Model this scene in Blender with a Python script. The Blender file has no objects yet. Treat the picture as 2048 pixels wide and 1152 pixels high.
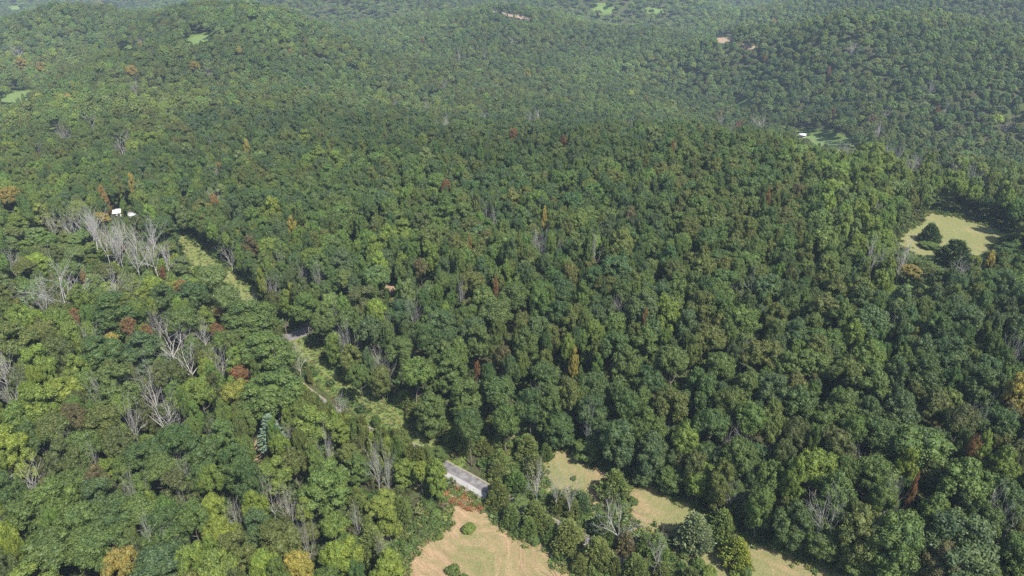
import bpy, math, random
import numpy as np
from math import radians, sin, cos, tan, pi, atan2, sqrt, hypot

rnd = random.Random(7)
R0 = np.random.RandomState(7)
S = bpy.context.scene
C = S.collection

# ---------------------------------------------------------------- camera, sky, sun, exposure
CAM_Z, PITCH, FPX = 130.0, radians(27.5), 24 / 36 * 2048
cam = bpy.data.objects.new('camera', bpy.data.cameras.new('camera'))
C.objects.link(cam)
cam.location = (0, 0, CAM_Z)
cam.rotation_euler = (radians(90) - PITCH, 0, 0)
cam.data.lens = 24
cam.data.sensor_width = 36
cam.data.clip_start = 1
cam.data.clip_end = 30000
S.camera = cam

SUN_AZ, SUN_EL = radians(-38), radians(53)      # the way the light travels, from ahead (+y) towards the left
tx, ty = sin(SUN_AZ) * cos(SUN_EL), cos(SUN_AZ) * cos(SUN_EL)
w = bpy.data.worlds.new('World')
S.world = w
w.use_nodes = True
sky = w.node_tree.nodes.new('ShaderNodeTexSky')
sky.sky_type = 'NISHITA'
sky.sun_disc = False
sky.sun_elevation = SUN_EL
sky.sun_rotation = atan2(-tx, -ty)
sky.air_density = 1.0
sky.dust_density = 1.5
bg = w.node_tree.nodes['Background']
bg.inputs['Strength'].default_value = 0.12
w.node_tree.links.new(sky.outputs[0], bg.inputs['Color'])
sl = bpy.data.lights.new('sun', 'SUN')
sl.energy = 5.0
sl.angle = radians(0.5)
sl.color = (1.0, 0.95, 0.85)
so = bpy.data.objects.new('sun', sl)
C.objects.link(so)
so.rotation_euler = (radians(90) - SUN_EL, 0, -SUN_AZ)   # local -z leans the way the light travels
so.rotation_euler = (0, 0, 0)
import mathutils
so.rotation_euler = mathutils.Vector((tx, ty, -sin(SUN_EL))).to_track_quat('-Z', 'Y').to_euler()
S.view_settings.view_transform = 'Standard'
S.view_settings.look = 'None'
S.view_settings.gamma = 1
S.view_settings.use_curve_mapping = False
S.view_settings.exposure = 0.85
S.cycles.use_denoising = False
S.cycles.max_bounces = 5
S.cycles.diffuse_bounces = 4
S.cycles.glossy_bounces = 1
S.cycles.transmission_bounces = 2
S.cycles.volume_bounces = 0
S.cycles.transparent_max_bounces = 4

# ---------------------------------------------------------------- small helpers
def tag(o, label=None, cat=None, group=None, kind=None):
    if label: o['label'] = label
    if cat: o['category'] = cat
    if group: o['group'] = group
    if kind: o['kind'] = kind
    return o

def link(o, parent=None):
    C.objects.link(o)
    if parent is not None: o.parent = parent
    return o

def mesh(name, verts, faces, mats=(), smooth=False):
    """verts (n,3), faces (m,3) or (m,4) numpy arrays or list of both"""
    me = bpy.data.meshes.new(name)
    verts = np.asarray(verts, dtype=np.float32)
    fl = faces if isinstance(faces, list) else [faces]
    fl = [np.asarray(f, dtype=np.int32) for f in fl if len(f)]
    loops = np.concatenate([f.ravel() for f in fl])
    tot = np.concatenate([np.full(len(f), f.shape[1], np.int32) for f in fl])
    start = np.concatenate([[0], np.cumsum(tot)[:-1]]).astype(np.int32)
    me.vertices.add(len(verts)); me.vertices.foreach_set('co', verts.ravel())
    me.loops.add(len(loops)); me.loops.foreach_set('vertex_index', loops)
    me.polygons.add(len(tot)); me.polygons.foreach_set('loop_start', start)
    me.polygons.foreach_set('loop_total', tot)
    if smooth: me.polygons.foreach_set('use_smooth', np.ones(len(tot), bool))
    me.update(calc_edges=True)
    for m in mats: me.materials.append(m)
    return me

def smoothstep(a, b, x):
    t = np.clip((x - a) / (b - a), 0, 1)
    return t * t * (3 - 2 * t)

_nt = [np.random.RandomState(100 + k).rand(256, 256) for k in range(6)]
def vnoise(x, y, k=0):
    """smooth value noise, 0..1"""
    x = np.asarray(x, float); y = np.asarray(y, float)
    xi = np.floor(x).astype(int); yi = np.floor(y).astype(int)
    fx = x - xi; fy = y - yi
    fx = fx * fx * (3 - 2 * fx); fy = fy * fy * (3 - 2 * fy)
    T = _nt[k]
    a = T[xi % 256, yi % 256]; b = T[(xi + 1) % 256, yi % 256]
    c = T[xi % 256, (yi + 1) % 256]; d = T[(xi + 1) % 256, (yi + 1) % 256]
    return (a * (1 - fx) + b * fx) * (1 - fy) + (c * (1 - fx) + d * fx) * fy

# ---------------------------------------------------------------- camera geometry (photo pixels, 2048 x 1152)
CP, SP = cos(PITCH), sin(PITCH)
def ray(px, py):
    u = (px - 1024) / FPX; v = (py - 576) / FPX
    d = np.array([u, CP - v * SP, -SP - v * CP])
    return d
def at_z(px, py, z):
    d = ray(px, py); t = (CAM_Z - z) / -d[2]
    return d[0] * t, d[1] * t
def project(x, y, z):
    dz = z - CAM_Z
    f = y * CP - dz * SP
    up = y * SP + dz * CP
    f = np.where(f < 1, 1, f)
    return 1024 + FPX * x / f, 576 - FPX * up / f, f

# ---------------------------------------------------------------- terrain
CTRL = [  # photo x, photo y, ground height: the lie of the land
 (100,1120,3),(400,1100,-1),(700,1100,-1),(950,1100,0),(1200,1120,0),(1500,1100,2),(1750,1110,5),(2000,1100,9),
 (60,960,5),(300,900,2),(550,950,-1),(760,950,-1),(930,965,0),(1100,1050,-1),(1150,950,1),(1400,960,5),(1650,950,9),(1980,930,13),
 (60,780,8),(280,760,4),(500,740,1),(700,790,0),(900,800,3),(1100,780,7),(1350,780,10),(1650,780,12),(1980,760,14),
 (60,600,9),(250,600,6),(450,600,2),(582,672,1),(750,600,6),(1000,600,11),(1300,600,14),(1600,600,14),(1900,580,10),
 (60,480,6),(230,440,4),(345,450,3),(400,520,2),(600,450,6),(800,450,10),(1024,430,12),(1300,430,16),(1600,430,16),(1880,470,9),(2010,440,9),
 (60,330,0),(300,330,0),(500,340,3),(700,340,6),(900,340,10),(1100,335,12),(1300,335,15),(1500,335,15),(1650,350,10),(1800,365,3),(2000,395,3),
 (30,196,-12),(150,220,-8),(350,220,0),(550,220,4),(700,225,-8),(900,240,-26),(1100,235,-34),(1300,235,-38),(1480,205,-48),(1605,272,-40),(1690,300,-36),(1850,310,-34),(2040,330,-32),
 (60,110,2),(250,110,12),(450,110,24),(620,110,14),(750,140,-26),(950,130,-20),(1200,140,-40),(1400,140,-44),(1560,150,-46),(1750,160,-4),(1900,150,16),(2030,150,12),
 (80,66,24),(350,54,36),(560,42,40),(700,64,-28),(850,60,0),(1030,36,22),(1200,60,-30),(1350,96,-20),(1470,90,10),(1650,74,30),(1850,66,24),(2030,100,-14),
 (100,20,-30),(400,14,-30),(700,12,4),(950,8,-14),(1200,10,10),(1500,20,-26),(1800,22,26),(2030,20,34),
]
cx, cy, cz = [], [], []
for px, py, z in CTRL:
    x, y = at_z(px, py, z); cx.append(x); cy.append(y); cz.append(z)
for x, y, z in [(-260,20,6),(0,20,0),(260,20,10),(-200,-150,5),(200,-150,10),(0,-140,0),(-1800,2300,40),(0,2300,50),(1800,2300,40),(0,1900,10),
                (-900,1900,20),(900,1900,15),(-1900,900,-10),(1900,900,-20),(-1500,100,0),(1500,100,0),
                (0,560,-22),(180,570,-27),(330,560,-26),(-110,620,-18),(-300,1250,-35),(-620,1330,-35)]:
    cx.append(x); cy.append(y); cz.append(z)
cx, cy, cz = map(np.array, (cx, cy, cz))
CC = 45.0
A = np.sqrt((cx[:, None] - cx) ** 2 + (cy[:, None] - cy) ** 2 + CC * CC)
n_ = len(cx)
M = np.zeros((n_ + 1, n_ + 1)); M[:n_, :n_] = A + np.eye(n_) * -6.0; M[n_, :n_] = 1; M[:n_, n_] = 1
WT = np.linalg.solve(M, np.concatenate([cz, [0]]))
CELL = 8.0
GX = np.arange(-1960, 1961, CELL); GY = np.arange(-160, 2401, CELL)
XX, YY = np.meshgrid(GX, GY, indexing='ij')
HH = np.full(XX.shape, WT[-1])
for k in range(n_):
    HH += WT[k] * np.sqrt((XX - cx[k]) ** 2 + (YY - cy[k]) ** 2 + CC * CC)
DD = np.hypot(XX, YY)
HH += (vnoise(XX / 95, YY / 95, 0) - .5) * 15 * smoothstep(250, 800, DD) + (vnoise(XX / 47, YY / 47, 1) - .5) * 3 * smoothstep(200, 600, DD)
HH += (vnoise(XX / 240, YY / 240, 2) - .5) * 46 * smoothstep(650, 1200, DD)
def hgt(x, y):
    x = np.asarray(x, float); y = np.asarray(y, float)
    u = np.clip((x - GX[0]) / CELL, 0, len(GX) - 1.001); v = np.clip((y - GY[0]) / CELL, 0, len(GY) - 1.001)
    i = u.astype(int); j = v.astype(int); fx = u - i; fy = v - j
    a = HH[i, j]; b = HH[i + 1, j]; c = HH[i, j + 1]; d = HH[i + 1, j + 1]
    lower = a + (b - a) * fx + (c - a) * fy
    upper = d + (c - d) * (1 - fx) + (b - d) * (1 - fy)
    return np.where(fx + fy < 1, lower, upper)
TS = np.concatenate([np.arange(50, 700, 1.0), np.arange(700, 2400, 2.5)])
def hit(px, py, dz=0.0):
    """where the sight line through a photo pixel comes down to dz above the ground"""
    d = ray(px, py); d = d / hypot(d[0], d[1])
    X, Y, Z = d[0] * TS, d[1] * TS, CAM_Z + d[2] * TS
    g = Z - hgt(X, Y) - dz
    k = np.argmax(g < 0)
    if g[k] >= 0: k = len(TS) - 1
    if k > 0 and g[k] < 0:
        f = g[k - 1] / (g[k - 1] - g[k]); t = TS[k - 1] + f * (TS[k] - TS[k - 1])
    else: t = TS[k]
    return d[0] * t, d[1] * t

# ---------------------------------------------------------------- materials
def nodes(name):
    m = bpy.data.materials.new(name); m.use_nodes = True
    nt = m.node_tree; nt.nodes.clear()
    out = nt.nodes.new('ShaderNodeOutputMaterial')
    return m, nt, out
def N(nt, t, **kw):
    n = nt.nodes.new(t)
    for k, v in kw.items(): setattr(n, k, v)
    return n
def ramp(nt, src, stops):
    r = N(nt, 'ShaderNodeValToRGB'); e = r.color_ramp.elements
    while len(e) < len(stops): e.new(.5)
    for k, (p, c) in enumerate(stops): e[k].position = p; e[k].color = (*c, 1)
    nt.links.new(src, r.inputs[0]); return r.outputs[0]
def noise(nt, scale, vec=None, detail=4, rough=.6, dist=0):
    n = N(nt, 'ShaderNodeTexNoise'); n.inputs['Scale'].default_value = scale
    n.inputs['Detail'].default_value = detail; n.inputs['Roughness'].default_value = rough; n.inputs['Distortion'].default_value = dist
    if vec is not None: nt.links.new(vec, n.inputs['Vector'])
    return n.outputs['Fac']
def mix(nt, fac, a, b, blend='MIX'):
    n = N(nt, 'ShaderNodeMix', data_type='RGBA', blend_type=blend)
    for sock, v in ((n.inputs[0], fac), (n.inputs[6], a), (n.inputs[7], b)):
        if isinstance(v, (int, float)): sock.default_value = v
        elif isinstance(v, tuple): sock.default_value = (*v, 1)
        else: nt.links.new(v, sock)
    return n.outputs[2]
def math_(nt, op, a, b=0.0):
    n = N(nt, 'ShaderNodeMath', operation=op)
    for sock, v in ((n.inputs[0], a), (n.inputs[1], b)):
        if isinstance(v, (int, float)): sock.default_value = v
        else: nt.links.new(v, sock)
    return n.outputs[0]

def leaf_material(name, sheen=.3, trans=.28, spread=.35):
    m, nt, out = nodes(name)
    at = N(nt, 'ShaderNodeAttribute', attribute_type='INSTANCER', attribute_name='tint')
    tc = N(nt, 'ShaderNodeTexCoord')
    n1 = noise(nt, .55, tc.outputs['Object'], 2, .5)
    n2 = noise(nt, 2.3, tc.outputs['Object'], 1, .5)
    f = math_(nt, 'ADD', math_(nt, 'MULTIPLY', n1, .65), math_(nt, 'MULTIPLY', n2, .35))
    n0 = noise(nt, .22, tc.outputs['Object'], 3, .6)
    g0 = N(nt, 'ShaderNodeMapRange'); g0.inputs[1].default_value = .46; g0.inputs[2].default_value = .68; g0.inputs[4].default_value = .55
    nt.links.new(n0, g0.inputs[0])
    base = mix(nt, g0.outputs[0], at.outputs['Color'], (.09, .13, .036))
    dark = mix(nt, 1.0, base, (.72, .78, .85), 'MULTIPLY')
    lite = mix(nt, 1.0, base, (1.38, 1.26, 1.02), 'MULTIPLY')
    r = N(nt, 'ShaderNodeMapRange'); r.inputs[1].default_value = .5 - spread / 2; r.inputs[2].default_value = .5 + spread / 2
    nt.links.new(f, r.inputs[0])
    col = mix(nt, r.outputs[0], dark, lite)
    b = N(nt, 'ShaderNodeBsdfPrincipled'); b.inputs['Roughness'].default_value = .55
    b.inputs['Specular IOR Level'].default_value = sheen
    nt.links.new(col, b.inputs['Base Color'])
    t = N(nt, 'ShaderNodeBsdfTranslucent')
    tcol = mix(nt, 1.0, col, (1.25, 1.35, .6), 'MULTIPLY')
    nt.links.new(tcol, t.inputs[0])
    ms = N(nt, 'ShaderNodeMixShader'); ms.inputs[0].default_value = trans
    nt.links.new(b.outputs[0], ms.inputs[1]); nt.links.new(t.outputs[0], ms.inputs[2])
    nt.links.new(ms.outputs[0], out.inputs[0])
    return m
def plain(name, c1, c2, scale=1.0, rough=.8, detail=4, spec=.2, bump=0):
    m, nt, out = nodes(name)
    tc = N(nt, 'ShaderNodeTexCoord')
    f = noise(nt, scale, tc.outputs['Object'], detail)
    b = N(nt, 'ShaderNodeBsdfPrincipled'); b.inputs['Roughness'].default_value = rough; b.inputs['Specular IOR Level'].default_value = spec
    nt.links.new(ramp(nt, f, [(.3, c1), (.7, c2)]), b.inputs['Base Color'])
    if bump:
        bn = N(nt, 'ShaderNodeBump'); bn.inputs['Strength'].default_value = bump; bn.inputs['Distance'].default_value = .1
        nt.links.new(f, bn.inputs['Height']); nt.links.new(bn.outputs[0], b.inputs['Normal'])
    nt.links.new(b.outputs[0], out.inputs[0])
    return m

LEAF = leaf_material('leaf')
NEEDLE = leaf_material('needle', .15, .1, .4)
BARK = plain('bark', (.09, .075, .06), (.17, .145, .12), 1.5)
DEADWOOD = plain('dead_wood', (.23, .22, .205), (.42, .405, .38), .8)
WHITE_METAL = plain('white_metal', (.55, .56, .57), (.64, .64, .64), .6, .45)
WALL_PAINT = plain('wall_paint', (.55, .54, .5), (.68, .66, .62), .8)
ROOF_GREY = plain('roof_grey', (.3, .31, .33), (.42, .43, .45), 1.2)
DARK_OPENING = plain('dark_opening', (.015, .014, .013), (.03, .028, .025), 1)
WOOD_POLE = plain('wood_pole', (.14, .11, .085), (.24, .2, .16), 1.5)
STEEL = plain('weathered_steel', (.28, .27, .26), (.42, .41, .4), 2, .5)

def ground_material():
    m, nt, out = nodes('forest_floor')
    g = N(nt, 'ShaderNodeNewGeometry')
    f = noise(nt, .12, g.outputs['Position'], 6, .65); f2 = noise(nt, .9, g.outputs['Position'], 5, .65)
    a = ramp(nt, f2, [(.3, (.03, .028, .016)), (.5, (.052, .048, .026)), (.7, (.08, .068, .036))])
    b_ = ramp(nt, f2, [(.3, (.03, .045, .016)), (.7, (.075, .1, .035))])
    mr = N(nt, 'ShaderNodeMapRange'); mr.inputs[1].default_value = .42; mr.inputs[2].default_value = .6
    nt.links.new(f, mr.inputs[0])
    b = N(nt, 'ShaderNodeBsdfPrincipled'); b.inputs['Roughness'].default_value = .95; b.inputs['Specular IOR Level'].default_value = .1
    nt.links.new(mix(nt, mr.outputs[0], a, b_), b.inputs['Base Color'])
    nt.links.new(b.outputs[0], out.inputs[0]); return m

def field_material(name, straw, straw2, green, green2, soil, green_amount, ring_at, band=2.6):
    """mown hay field: swaths that follow the mower, cut straw over green regrowth, a weedy margin"""
    m, nt, out = nodes(name)
    g = N(nt, 'ShaderNodeNewGeometry'); P = g.outputs['Position']
    nd = N(nt, 'ShaderNodeTexNoise'); nd.inputs['Scale'].default_value = .035; nd.inputs['Detail'].default_value = 1
    nt.links.new(P, nd.inputs['Vector'])
    sc = N(nt, 'ShaderNodeVectorMath', operation='SCALE'); sc.inputs['Scale'].default_value = 26
    nt.links.new(nd.outputs['Color'], sc.inputs[0])
    ad = N(nt, 'ShaderNodeVectorMath', operation='ADD'); nt.links.new(P, ad.inputs[0]); nt.links.new(sc.outputs[0], ad.inputs[1])
    ce = N(nt, 'ShaderNodeVectorMath', operation='SUBTRACT'); ce.inputs[1].default_value = (ring_at[0], ring_at[1], 0)
    nt.links.new(ad.outputs[0], ce.inputs[0])
    wv = N(nt, 'ShaderNodeTexWave', wave_type='RINGS', rings_direction='Z', wave_profile='SIN')
    wv.inputs['Scale'].default_value = .314 / band * 1.0; wv.inputs['Distortion'].default_value = 5; wv.inputs['Detail'].default_value = 5
    wv.inputs['Detail Scale'].default_value = 1.4; wv.inputs['Detail Roughness'].default_value = .7
    nt.links.new(ce.outputs[0], wv.inputs['Vector'])
    # fine streaks along the swaths: noise in polar coordinates about the ring centre
    sep = N(nt, 'ShaderNodeSeparateXYZ'); nt.links.new(ce.outputs[0], sep.inputs[0])
    rr = N(nt, 'ShaderNodeVectorMath', operation='LENGTH'); nt.links.new(ce.outputs[0], rr.inputs[0])
    an = math_(nt, 'ARCTAN2', sep.outputs[1], sep.outputs[0])
    cb = N(nt, 'ShaderNodeCombineXYZ'); nt.links.new(math_(nt, 'MULTIPLY', rr.outputs['Value'], 2.4), cb.inputs[0]); nt.links.new(math_(nt, 'MULTIPLY', an, 16.), cb.inputs[1])
    st = noise(nt, 1., cb.outputs[0], 5, .75)
    big = noise(nt, .06, P, 3, .6); mid = noise(nt, .5, P, 5, .7); fine = noise(nt, 3.2, P, 5, .8)
    cb2 = N(nt, 'ShaderNodeCombineXYZ'); nt.links.new(math_(nt, 'MULTIPLY', rr.outputs['Value'], .8), cb2.inputs[0]); nt.links.new(math_(nt, 'MULTIPLY', an, 5.), cb2.inputs[1])
    st2 = noise(nt, 1., cb2.outputs[0], 4, .7)
    st = math_(nt, 'ADD', math_(nt, 'MULTIPLY', st, .55), math_(nt, 'MULTIPLY', st2, .45))
    s1 = mix(nt, ramp(nt, st, [(.4, (0, 0, 0)), (.6, (1, 1, 1))]), straw2, straw)
    gr = mix(nt, ramp(nt, mid, [(.3, (0, 0, 0)), (.7, (1, 1, 1))]), green, green2)
    fac = math_(nt, 'ADD', math_(nt, 'MULTIPLY', big, 1.15), math_(nt, 'MULTIPLY', wv.outputs['Fac'], .14))
    fac = math_(nt, 'ADD', fac, math_(nt, 'MULTIPLY', st, .55)); fac = math_(nt, 'ADD', fac, math_(nt, 'MULTIPLY', mid, .4))
    mr = N(nt, 'ShaderNodeMapRange'); mr.inputs[1].default_value = 1.14 - green_amount - .17; mr.inputs[2].default_value = 1.14 - green_amount + .17
    mr.inputs[3].default_value = 0; mr.inputs[4].default_value = .85
    nt.links.new(fac, mr.inputs[0])
    col = mix(nt, mr.outputs[0], s1, gr)
    so_ = ramp(nt, noise(nt, .11, P, 6, .7, .6), [(.6, (0, 0, 0)), (.72, (.7, .7, .7))])
    col = mix(nt, so_, col, soil)
    fr = ramp(nt, fine, [(.3, (.6, .6, .6)), (.7, (1.3, 1.3, 1.3))])
    col = mix(nt, 1.0, col, fr, 'MULTIPLY')
    ea = N(nt, 'ShaderNodeAttribute', attribute_type='GEOMETRY', attribute_name='margin')
    e = math_(nt, 'ADD', ea.outputs['Fac'], math_(nt, 'MULTIPLY', math_(nt, 'SUBTRACT', noise(nt, .35, P, 5, .75), .5), 1.3))
    er = N(nt, 'ShaderNodeMapRange'); er.inputs[1].default_value = .42; er.inputs[2].default_value = .6; nt.links.new(e, er.inputs[0])
    wee = ramp(nt, mid, [(.3, (.055, .095, .025)), (.7, (.14, .19, .05))])
    col = mix(nt, er.outputs[0], col, wee)
    b = N(nt, 'ShaderNodeBsdfPrincipled'); b.inputs['Roughness'].default_value = .95; b.inputs['Specular IOR Level'].default_value = .08
    bn = N(nt, 'ShaderNodeBump'); bn.inputs['Strength'].default_value = .8; bn.inputs['Distance'].default_value = .25
    hsum = math_(nt, 'ADD', fine, math_(nt, 'MULTIPLY', st, 1.2)); nt.links.new(hsum, bn.inputs['Height']); nt.links.new(bn.outputs[0], b.inputs['Normal'])
    nt.links.new(col, b.inputs['Base Color']); nt.links.new(b.outputs[0], out.inputs[0]); return m

# ---------------------------------------------------------------- the ground
def build_ground():
    nx, ny = len(GX), len(GY)
    V = np.stack([XX, YY, HH], -1).reshape(-1, 3)
    I = np.arange(nx * ny).reshape(nx, ny)
    a, b, c, d = I[:-1, :-1].ravel(), I[1:, :-1].ravel(), I[:-1, 1:].ravel(), I[1:, 1:].ravel()
    F = np.concatenate([np.stack([a, b, c], 1), np.stack([b, d, c], 1)])
    # skirt out to the horizon from the grid's rim
    rim = np.concatenate([I[:, 0], I[-1, 1:], I[-2::-1, -1], I[0, -2:0:-1]])
    rv = V[rim]; ctr = np.array([0, 1100, 0]); dirv = rv - ctr; dirv[:, 2] = 0
    far = ctr + dirv / np.linalg.norm(dirv, axis=1)[:, None] * 16000; far[:, 2] = -20
    k0 = len(V); V = np.concatenate([V, far]); n = len(rim)
    i = np.arange(n); j = (i + 1) % n
    F2 = np.concatenate([np.stack([rim[i], k0 + i, rim[j]], 1), np.stack([rim[j], k0 + i, k0 + j], 1)])
    o = link(bpy.data.objects.new('ground', mesh('ground', V, np.concatenate([F, F2]), [ground_material()], True)))
    tag(o, 'rolling forest floor of leaf litter under the trees', kind='structure')
build_ground()

def inside(poly, x, y):
    x = np.asarray(x, float); y = np.asarray(y, float); r = np.zeros(x.shape, bool); n = len(poly)
    for i in range(n):
        x0, y0 = poly[i]; x1, y1 = poly[(i + 1) % n]
        if y0 == y1: continue
        r ^= ((y0 > y) != (y1 > y)) & (x < (x1 - x0) * (y - y0) / (y1 - y0) + x0)
    return r
def dist_poly(poly, x, y):
    x = np.asarray(x, float); y = np.asarray(y, float); r = np.full(x.shape, 1e9); n = len(poly)
    for i in range(n):
        x0, y0 = poly[i]; x1, y1 = poly[(i + 1) % n]
        L = (x1 - x0) ** 2 + (y1 - y0) ** 2 + 1e-9
        t = np.clip(((x - x0) * (x1 - x0) + (y - y0) * (y1 - y0)) / L, 0, 1)
        r = np.minimum(r, np.hypot(x - x0 - t * (x1 - x0), y - y0 - t * (y1 - y0)))
    return r
def sheet(name, poly_px, mat, step, over, lift, label, soft=2.0):
    """a draped sheet over the polygon; attribute margin is 0 inside, 1 beyond its edge"""
    W = [hit(px, py) for px, py in poly_px]
    xs = np.array([p[0] for p in W]); ys = np.array([p[1] for p in W])
    gx = np.arange(xs.min() - over, xs.max() + over, step); gy = np.arange(ys.min() - over, ys.max() + over, step)
    X, Y = np.meshgrid(gx, gy, indexing='ij')
    ins = inside(W, X, Y); d = dist_poly(W, X, Y); sd = np.where(ins, -d, d)
    I = -np.ones(X.shape, int)
    keepc = (sd[:-1, :-1] < over) & (sd[1:, 1:] < over) & (sd[1:, :-1] < over) & (sd[:-1, 1:] < over)
    need = np.zeros(X.shape, bool)
    need[:-1, :-1] |= keepc; need[1:, 1:] |= keepc; need[1:, :-1] |= keepc; need[:-1, 1:] |= keepc
    I[need] = np.arange(need.sum())
    V = np.stack([X[need], Y[need], hgt(X[need], Y[need]) + lift - np.clip(sd[need] - over * .4, 0, 9) * .06], 1)
    i, j = np.nonzero(keepc)
    F = np.stack([I[i, j], I[i + 1, j], I[i + 1, j + 1], I[i, j + 1]], 1)
    me = mesh(name, V, F, [mat], True)
    at = me.attributes.new('margin', 'FLOAT', 'POINT')
    at.data.foreach_set('value', np.clip(.5 + sd[need] / (2 * soft), 0, 1).astype(np.float32))
    o = link(bpy.data.objects.new(name, me)); tag(o, label, kind='structure'); return W

MEADOW = [(795,1180),(812,1110),(838,1085),(885,1052),(893,1025),(888,1003),(905,990),(940,993),(975,1010),(1000,1040),(1035,1068),(1070,1082),(1095,1070),(1106,1090),(1118,1125),(1185,1150),(1215,1200),(1260,1420),(700,1420),(740,1260)]
HAY = [(1085,925),(1106,902),(1138,899),(1170,912),(1212,937),(1267,964),(1314,965),(1328,985),(1362,1002),(1400,1022),(1440,1040),(1472,1063),(1513,1084),(1560,1101),(1598,1121),(1649,1137),(1700,1152),(1860,1230),(2150,1420),(1400,1420),(1385,1180),(1375,1130),(1346,1106),(1335,1072),(1306,1064),(1272,1066),(1262,1046),(1250,1028),(1212,1020),(1189,1026),(1178,1005),(1158,990),(1130,992),(1096,986),(1080,950)]
NOOK = [(1008,872),(1030,856),(1052,860),(1040,885),(1022,915),(1034,940),(1012,940)]
UPFIELD = [(1786,490),(1800,465),(1836,446),(1848,425),(1900,431),(1960,447),(2012,463),(2006,484),(1972,516),(1935,535),(1880,530),(1850,520),(1815,505)]
GLADE = [(1797,577),(1815,568),(1855,560),(1862,571),(1830,580),(1800,584)]
BARNF = [(1600,268),(1640,273),(1668,282),(1696,298),(1670,297),(1640,294),(1620,284)]
SMALLF = [[(1468,201),(1487,202),(1502,208),(1490,212),(1472,206)], [(0,203),(30,184),(64,183),(58,198),(20,209),(0,213)], [(96,263),(118,256),(122,260),(108,267)],
          [(372,82),(385,74),(418,68),(424,78),(390,88)], [(238,97),(258,95),(270,100),(250,102)], [(24,14),(38,13),(38,19),(24,19)], [(1192,14),(1212,14),(1220,19),(1200,20)], [(1300,18),(1320,20),(1318,25),(1303,23)], [(1748,20),(1762,21),(1760,25),(1748,24)]]
LANE1 = [(341,448),(362,462),(388,488),(412,498),(430,524),(462,544),(500,584),(540,616),(520,628),(478,598),(446,566),(420,545),(384,536),(366,505),(346,475)]
LANE2 = [(572,680),(600,676),(646,720),(700,770),(752,796),(812,840),(868,884),(902,922),(886,925),(850,912),(815,885),(760,835),(700,790),(640,745)]
DIRT = [[(514,884),(528,880),(530,900),(526,922),(516,920)], [(774,572),(789,570),(790,580),(778,588)]]
CUTS = [[(984,19),(1008,26),(1050,34),(1060,42),(1020,36),(988,24)], [(1432,76),(1462,76),(1466,84),(1436,84)], [(1486,88),(1512,94),(1510,99),(1488,97)]]
TAN, TAN2 = (.38, .265, .16), (.215, .155, .09)
W_MEADOW = sheet('meadow', MEADOW, field_material('cut_meadow', TAN, TAN2, (.12, .14, .05), (.19, .185, .08), (.38, .26, .19), -.02, (-42, 86), 2.6), 1.2, 9, .10, 'freshly mown straw-coloured meadow below the road', 1.6)
W_HAY = sheet('hay_field', HAY, field_material('cut_hay', (.335, .245, .145), (.195, .15, .082), (.12, .15, .05), (.2, .2, .09), (.36, .235, .165), .1, (62, 158), 2.3), 1.2, 9, .10, 'mown hay field between the roadside trees and the forest edge', 1.6)
sheet('grass_nook', NOOK, field_material('nook_grass', (.36, .26, .16), (.24, .18, .1), (.14, .165, .06), (.22, .22, .1), (.4, .25, .17), .06, (10, 190)), 1.2, 7, .10, 'small dry grass opening behind the roadside cedars', 1.2)
W_UP = sheet('upper_field', UPFIELD, field_material('upper_hay', (.285, .245, .125), (.2, .175, .085), (.13, .15, .055), (.18, .19, .08), (.33, .23, .15), .22, (330, 330), 3.4), 2.2, 14, .14, 'olive and tan mown field on the hill above the forest', 3)
GREENF = field_material('green_pasture', (.22, .25, .11), (.17, .2, .08), (.1, .16, .05), (.14, .2, .07), (.28, .22, .14), .34, (0, 0))
sheet('glade', GLADE, GREENF, 2.0, 12, .14, 'small green glade just below the upper field', 3)
sheet('barn_pasture', BARNF, GREENF, 3.0, 25, .18, 'bright green pasture beside the white barn', 4)
for p in SMALLF: sheet('far_pasture', p, GREENF, 5.0, 14, .2, 'small pale pasture among the far woods', 8)
VERGE = field_material('verge_grass', (.21, .21, .085), (.165, .18, .065), (.115, .155, .045), (.155, .19, .06), (.26, .21, .13), .28, (-80, 220), 1.2)
sheet('road_verge', LANE2, VERGE, 1.3, 6, .10, 'rough green verge between the road and the wood', 2)
TRACK = field_material('track_grass', (.28, .24, .12), (.22, .2, .09), (.12, .155, .045), (.16, .19, .06), (.3, .21, .13), .16, (-160, 320), 1.2)
sheet('grass_track', LANE1, TRACK, 1.6, 8, .12, 'overgrown tan and green track through the woods', 3)
SOIL = plain('bare_soil', (.2, .14, .095), (.3, .22, .155), .7, .95)
for p in DIRT: sheet('dirt_path', p, SOIL, 1.0, 1.5, .12, 'sliver of bare reddish dirt between the trees')
for p in CUTS: sheet('dirt_bank', p, SOIL, 3.0, 3, .2, 'bare brown bank cut into the far hill')

# ---------------------------------------------------------------- the road
ROADPX = [(1330,1200),(1285,1165),(1232,1127),(1172,1090),(1106,1056),(1030,1018),(932,961),(882,934),(838,905),(786,892),(729,866),(674,834),(616,792),(566,750),(538,716),(536,694),(562,680),(597,669),(640,652),(690,640)]
RP = [hit(*p) for p in ROADPX]
def smooth_path(P, step=1.5):
    P = np.array(P); out = []
    for i in range(len(P) - 1):
        p0, p1, p2, p3 = P[max(i - 1, 0)], P[i], P[i + 1], P[min(i + 2, len(P) - 1)]
        n = max(2, int(np.linalg.norm(p2 - p1) / step))
        for t in np.linspace(0, 1, n, endpoint=False):
            out.append(.5 * ((2 * p1) + (-p0 + p2) * t + (2 * p0 - 5 * p1 + 4 * p2 - p3) * t * t + (-p0 + 3 * p1 - 3 * p2 + p3) * t ** 3))
    out.append(P[-1]); return np.array(out)
ROAD = smooth_path(RP)
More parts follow.
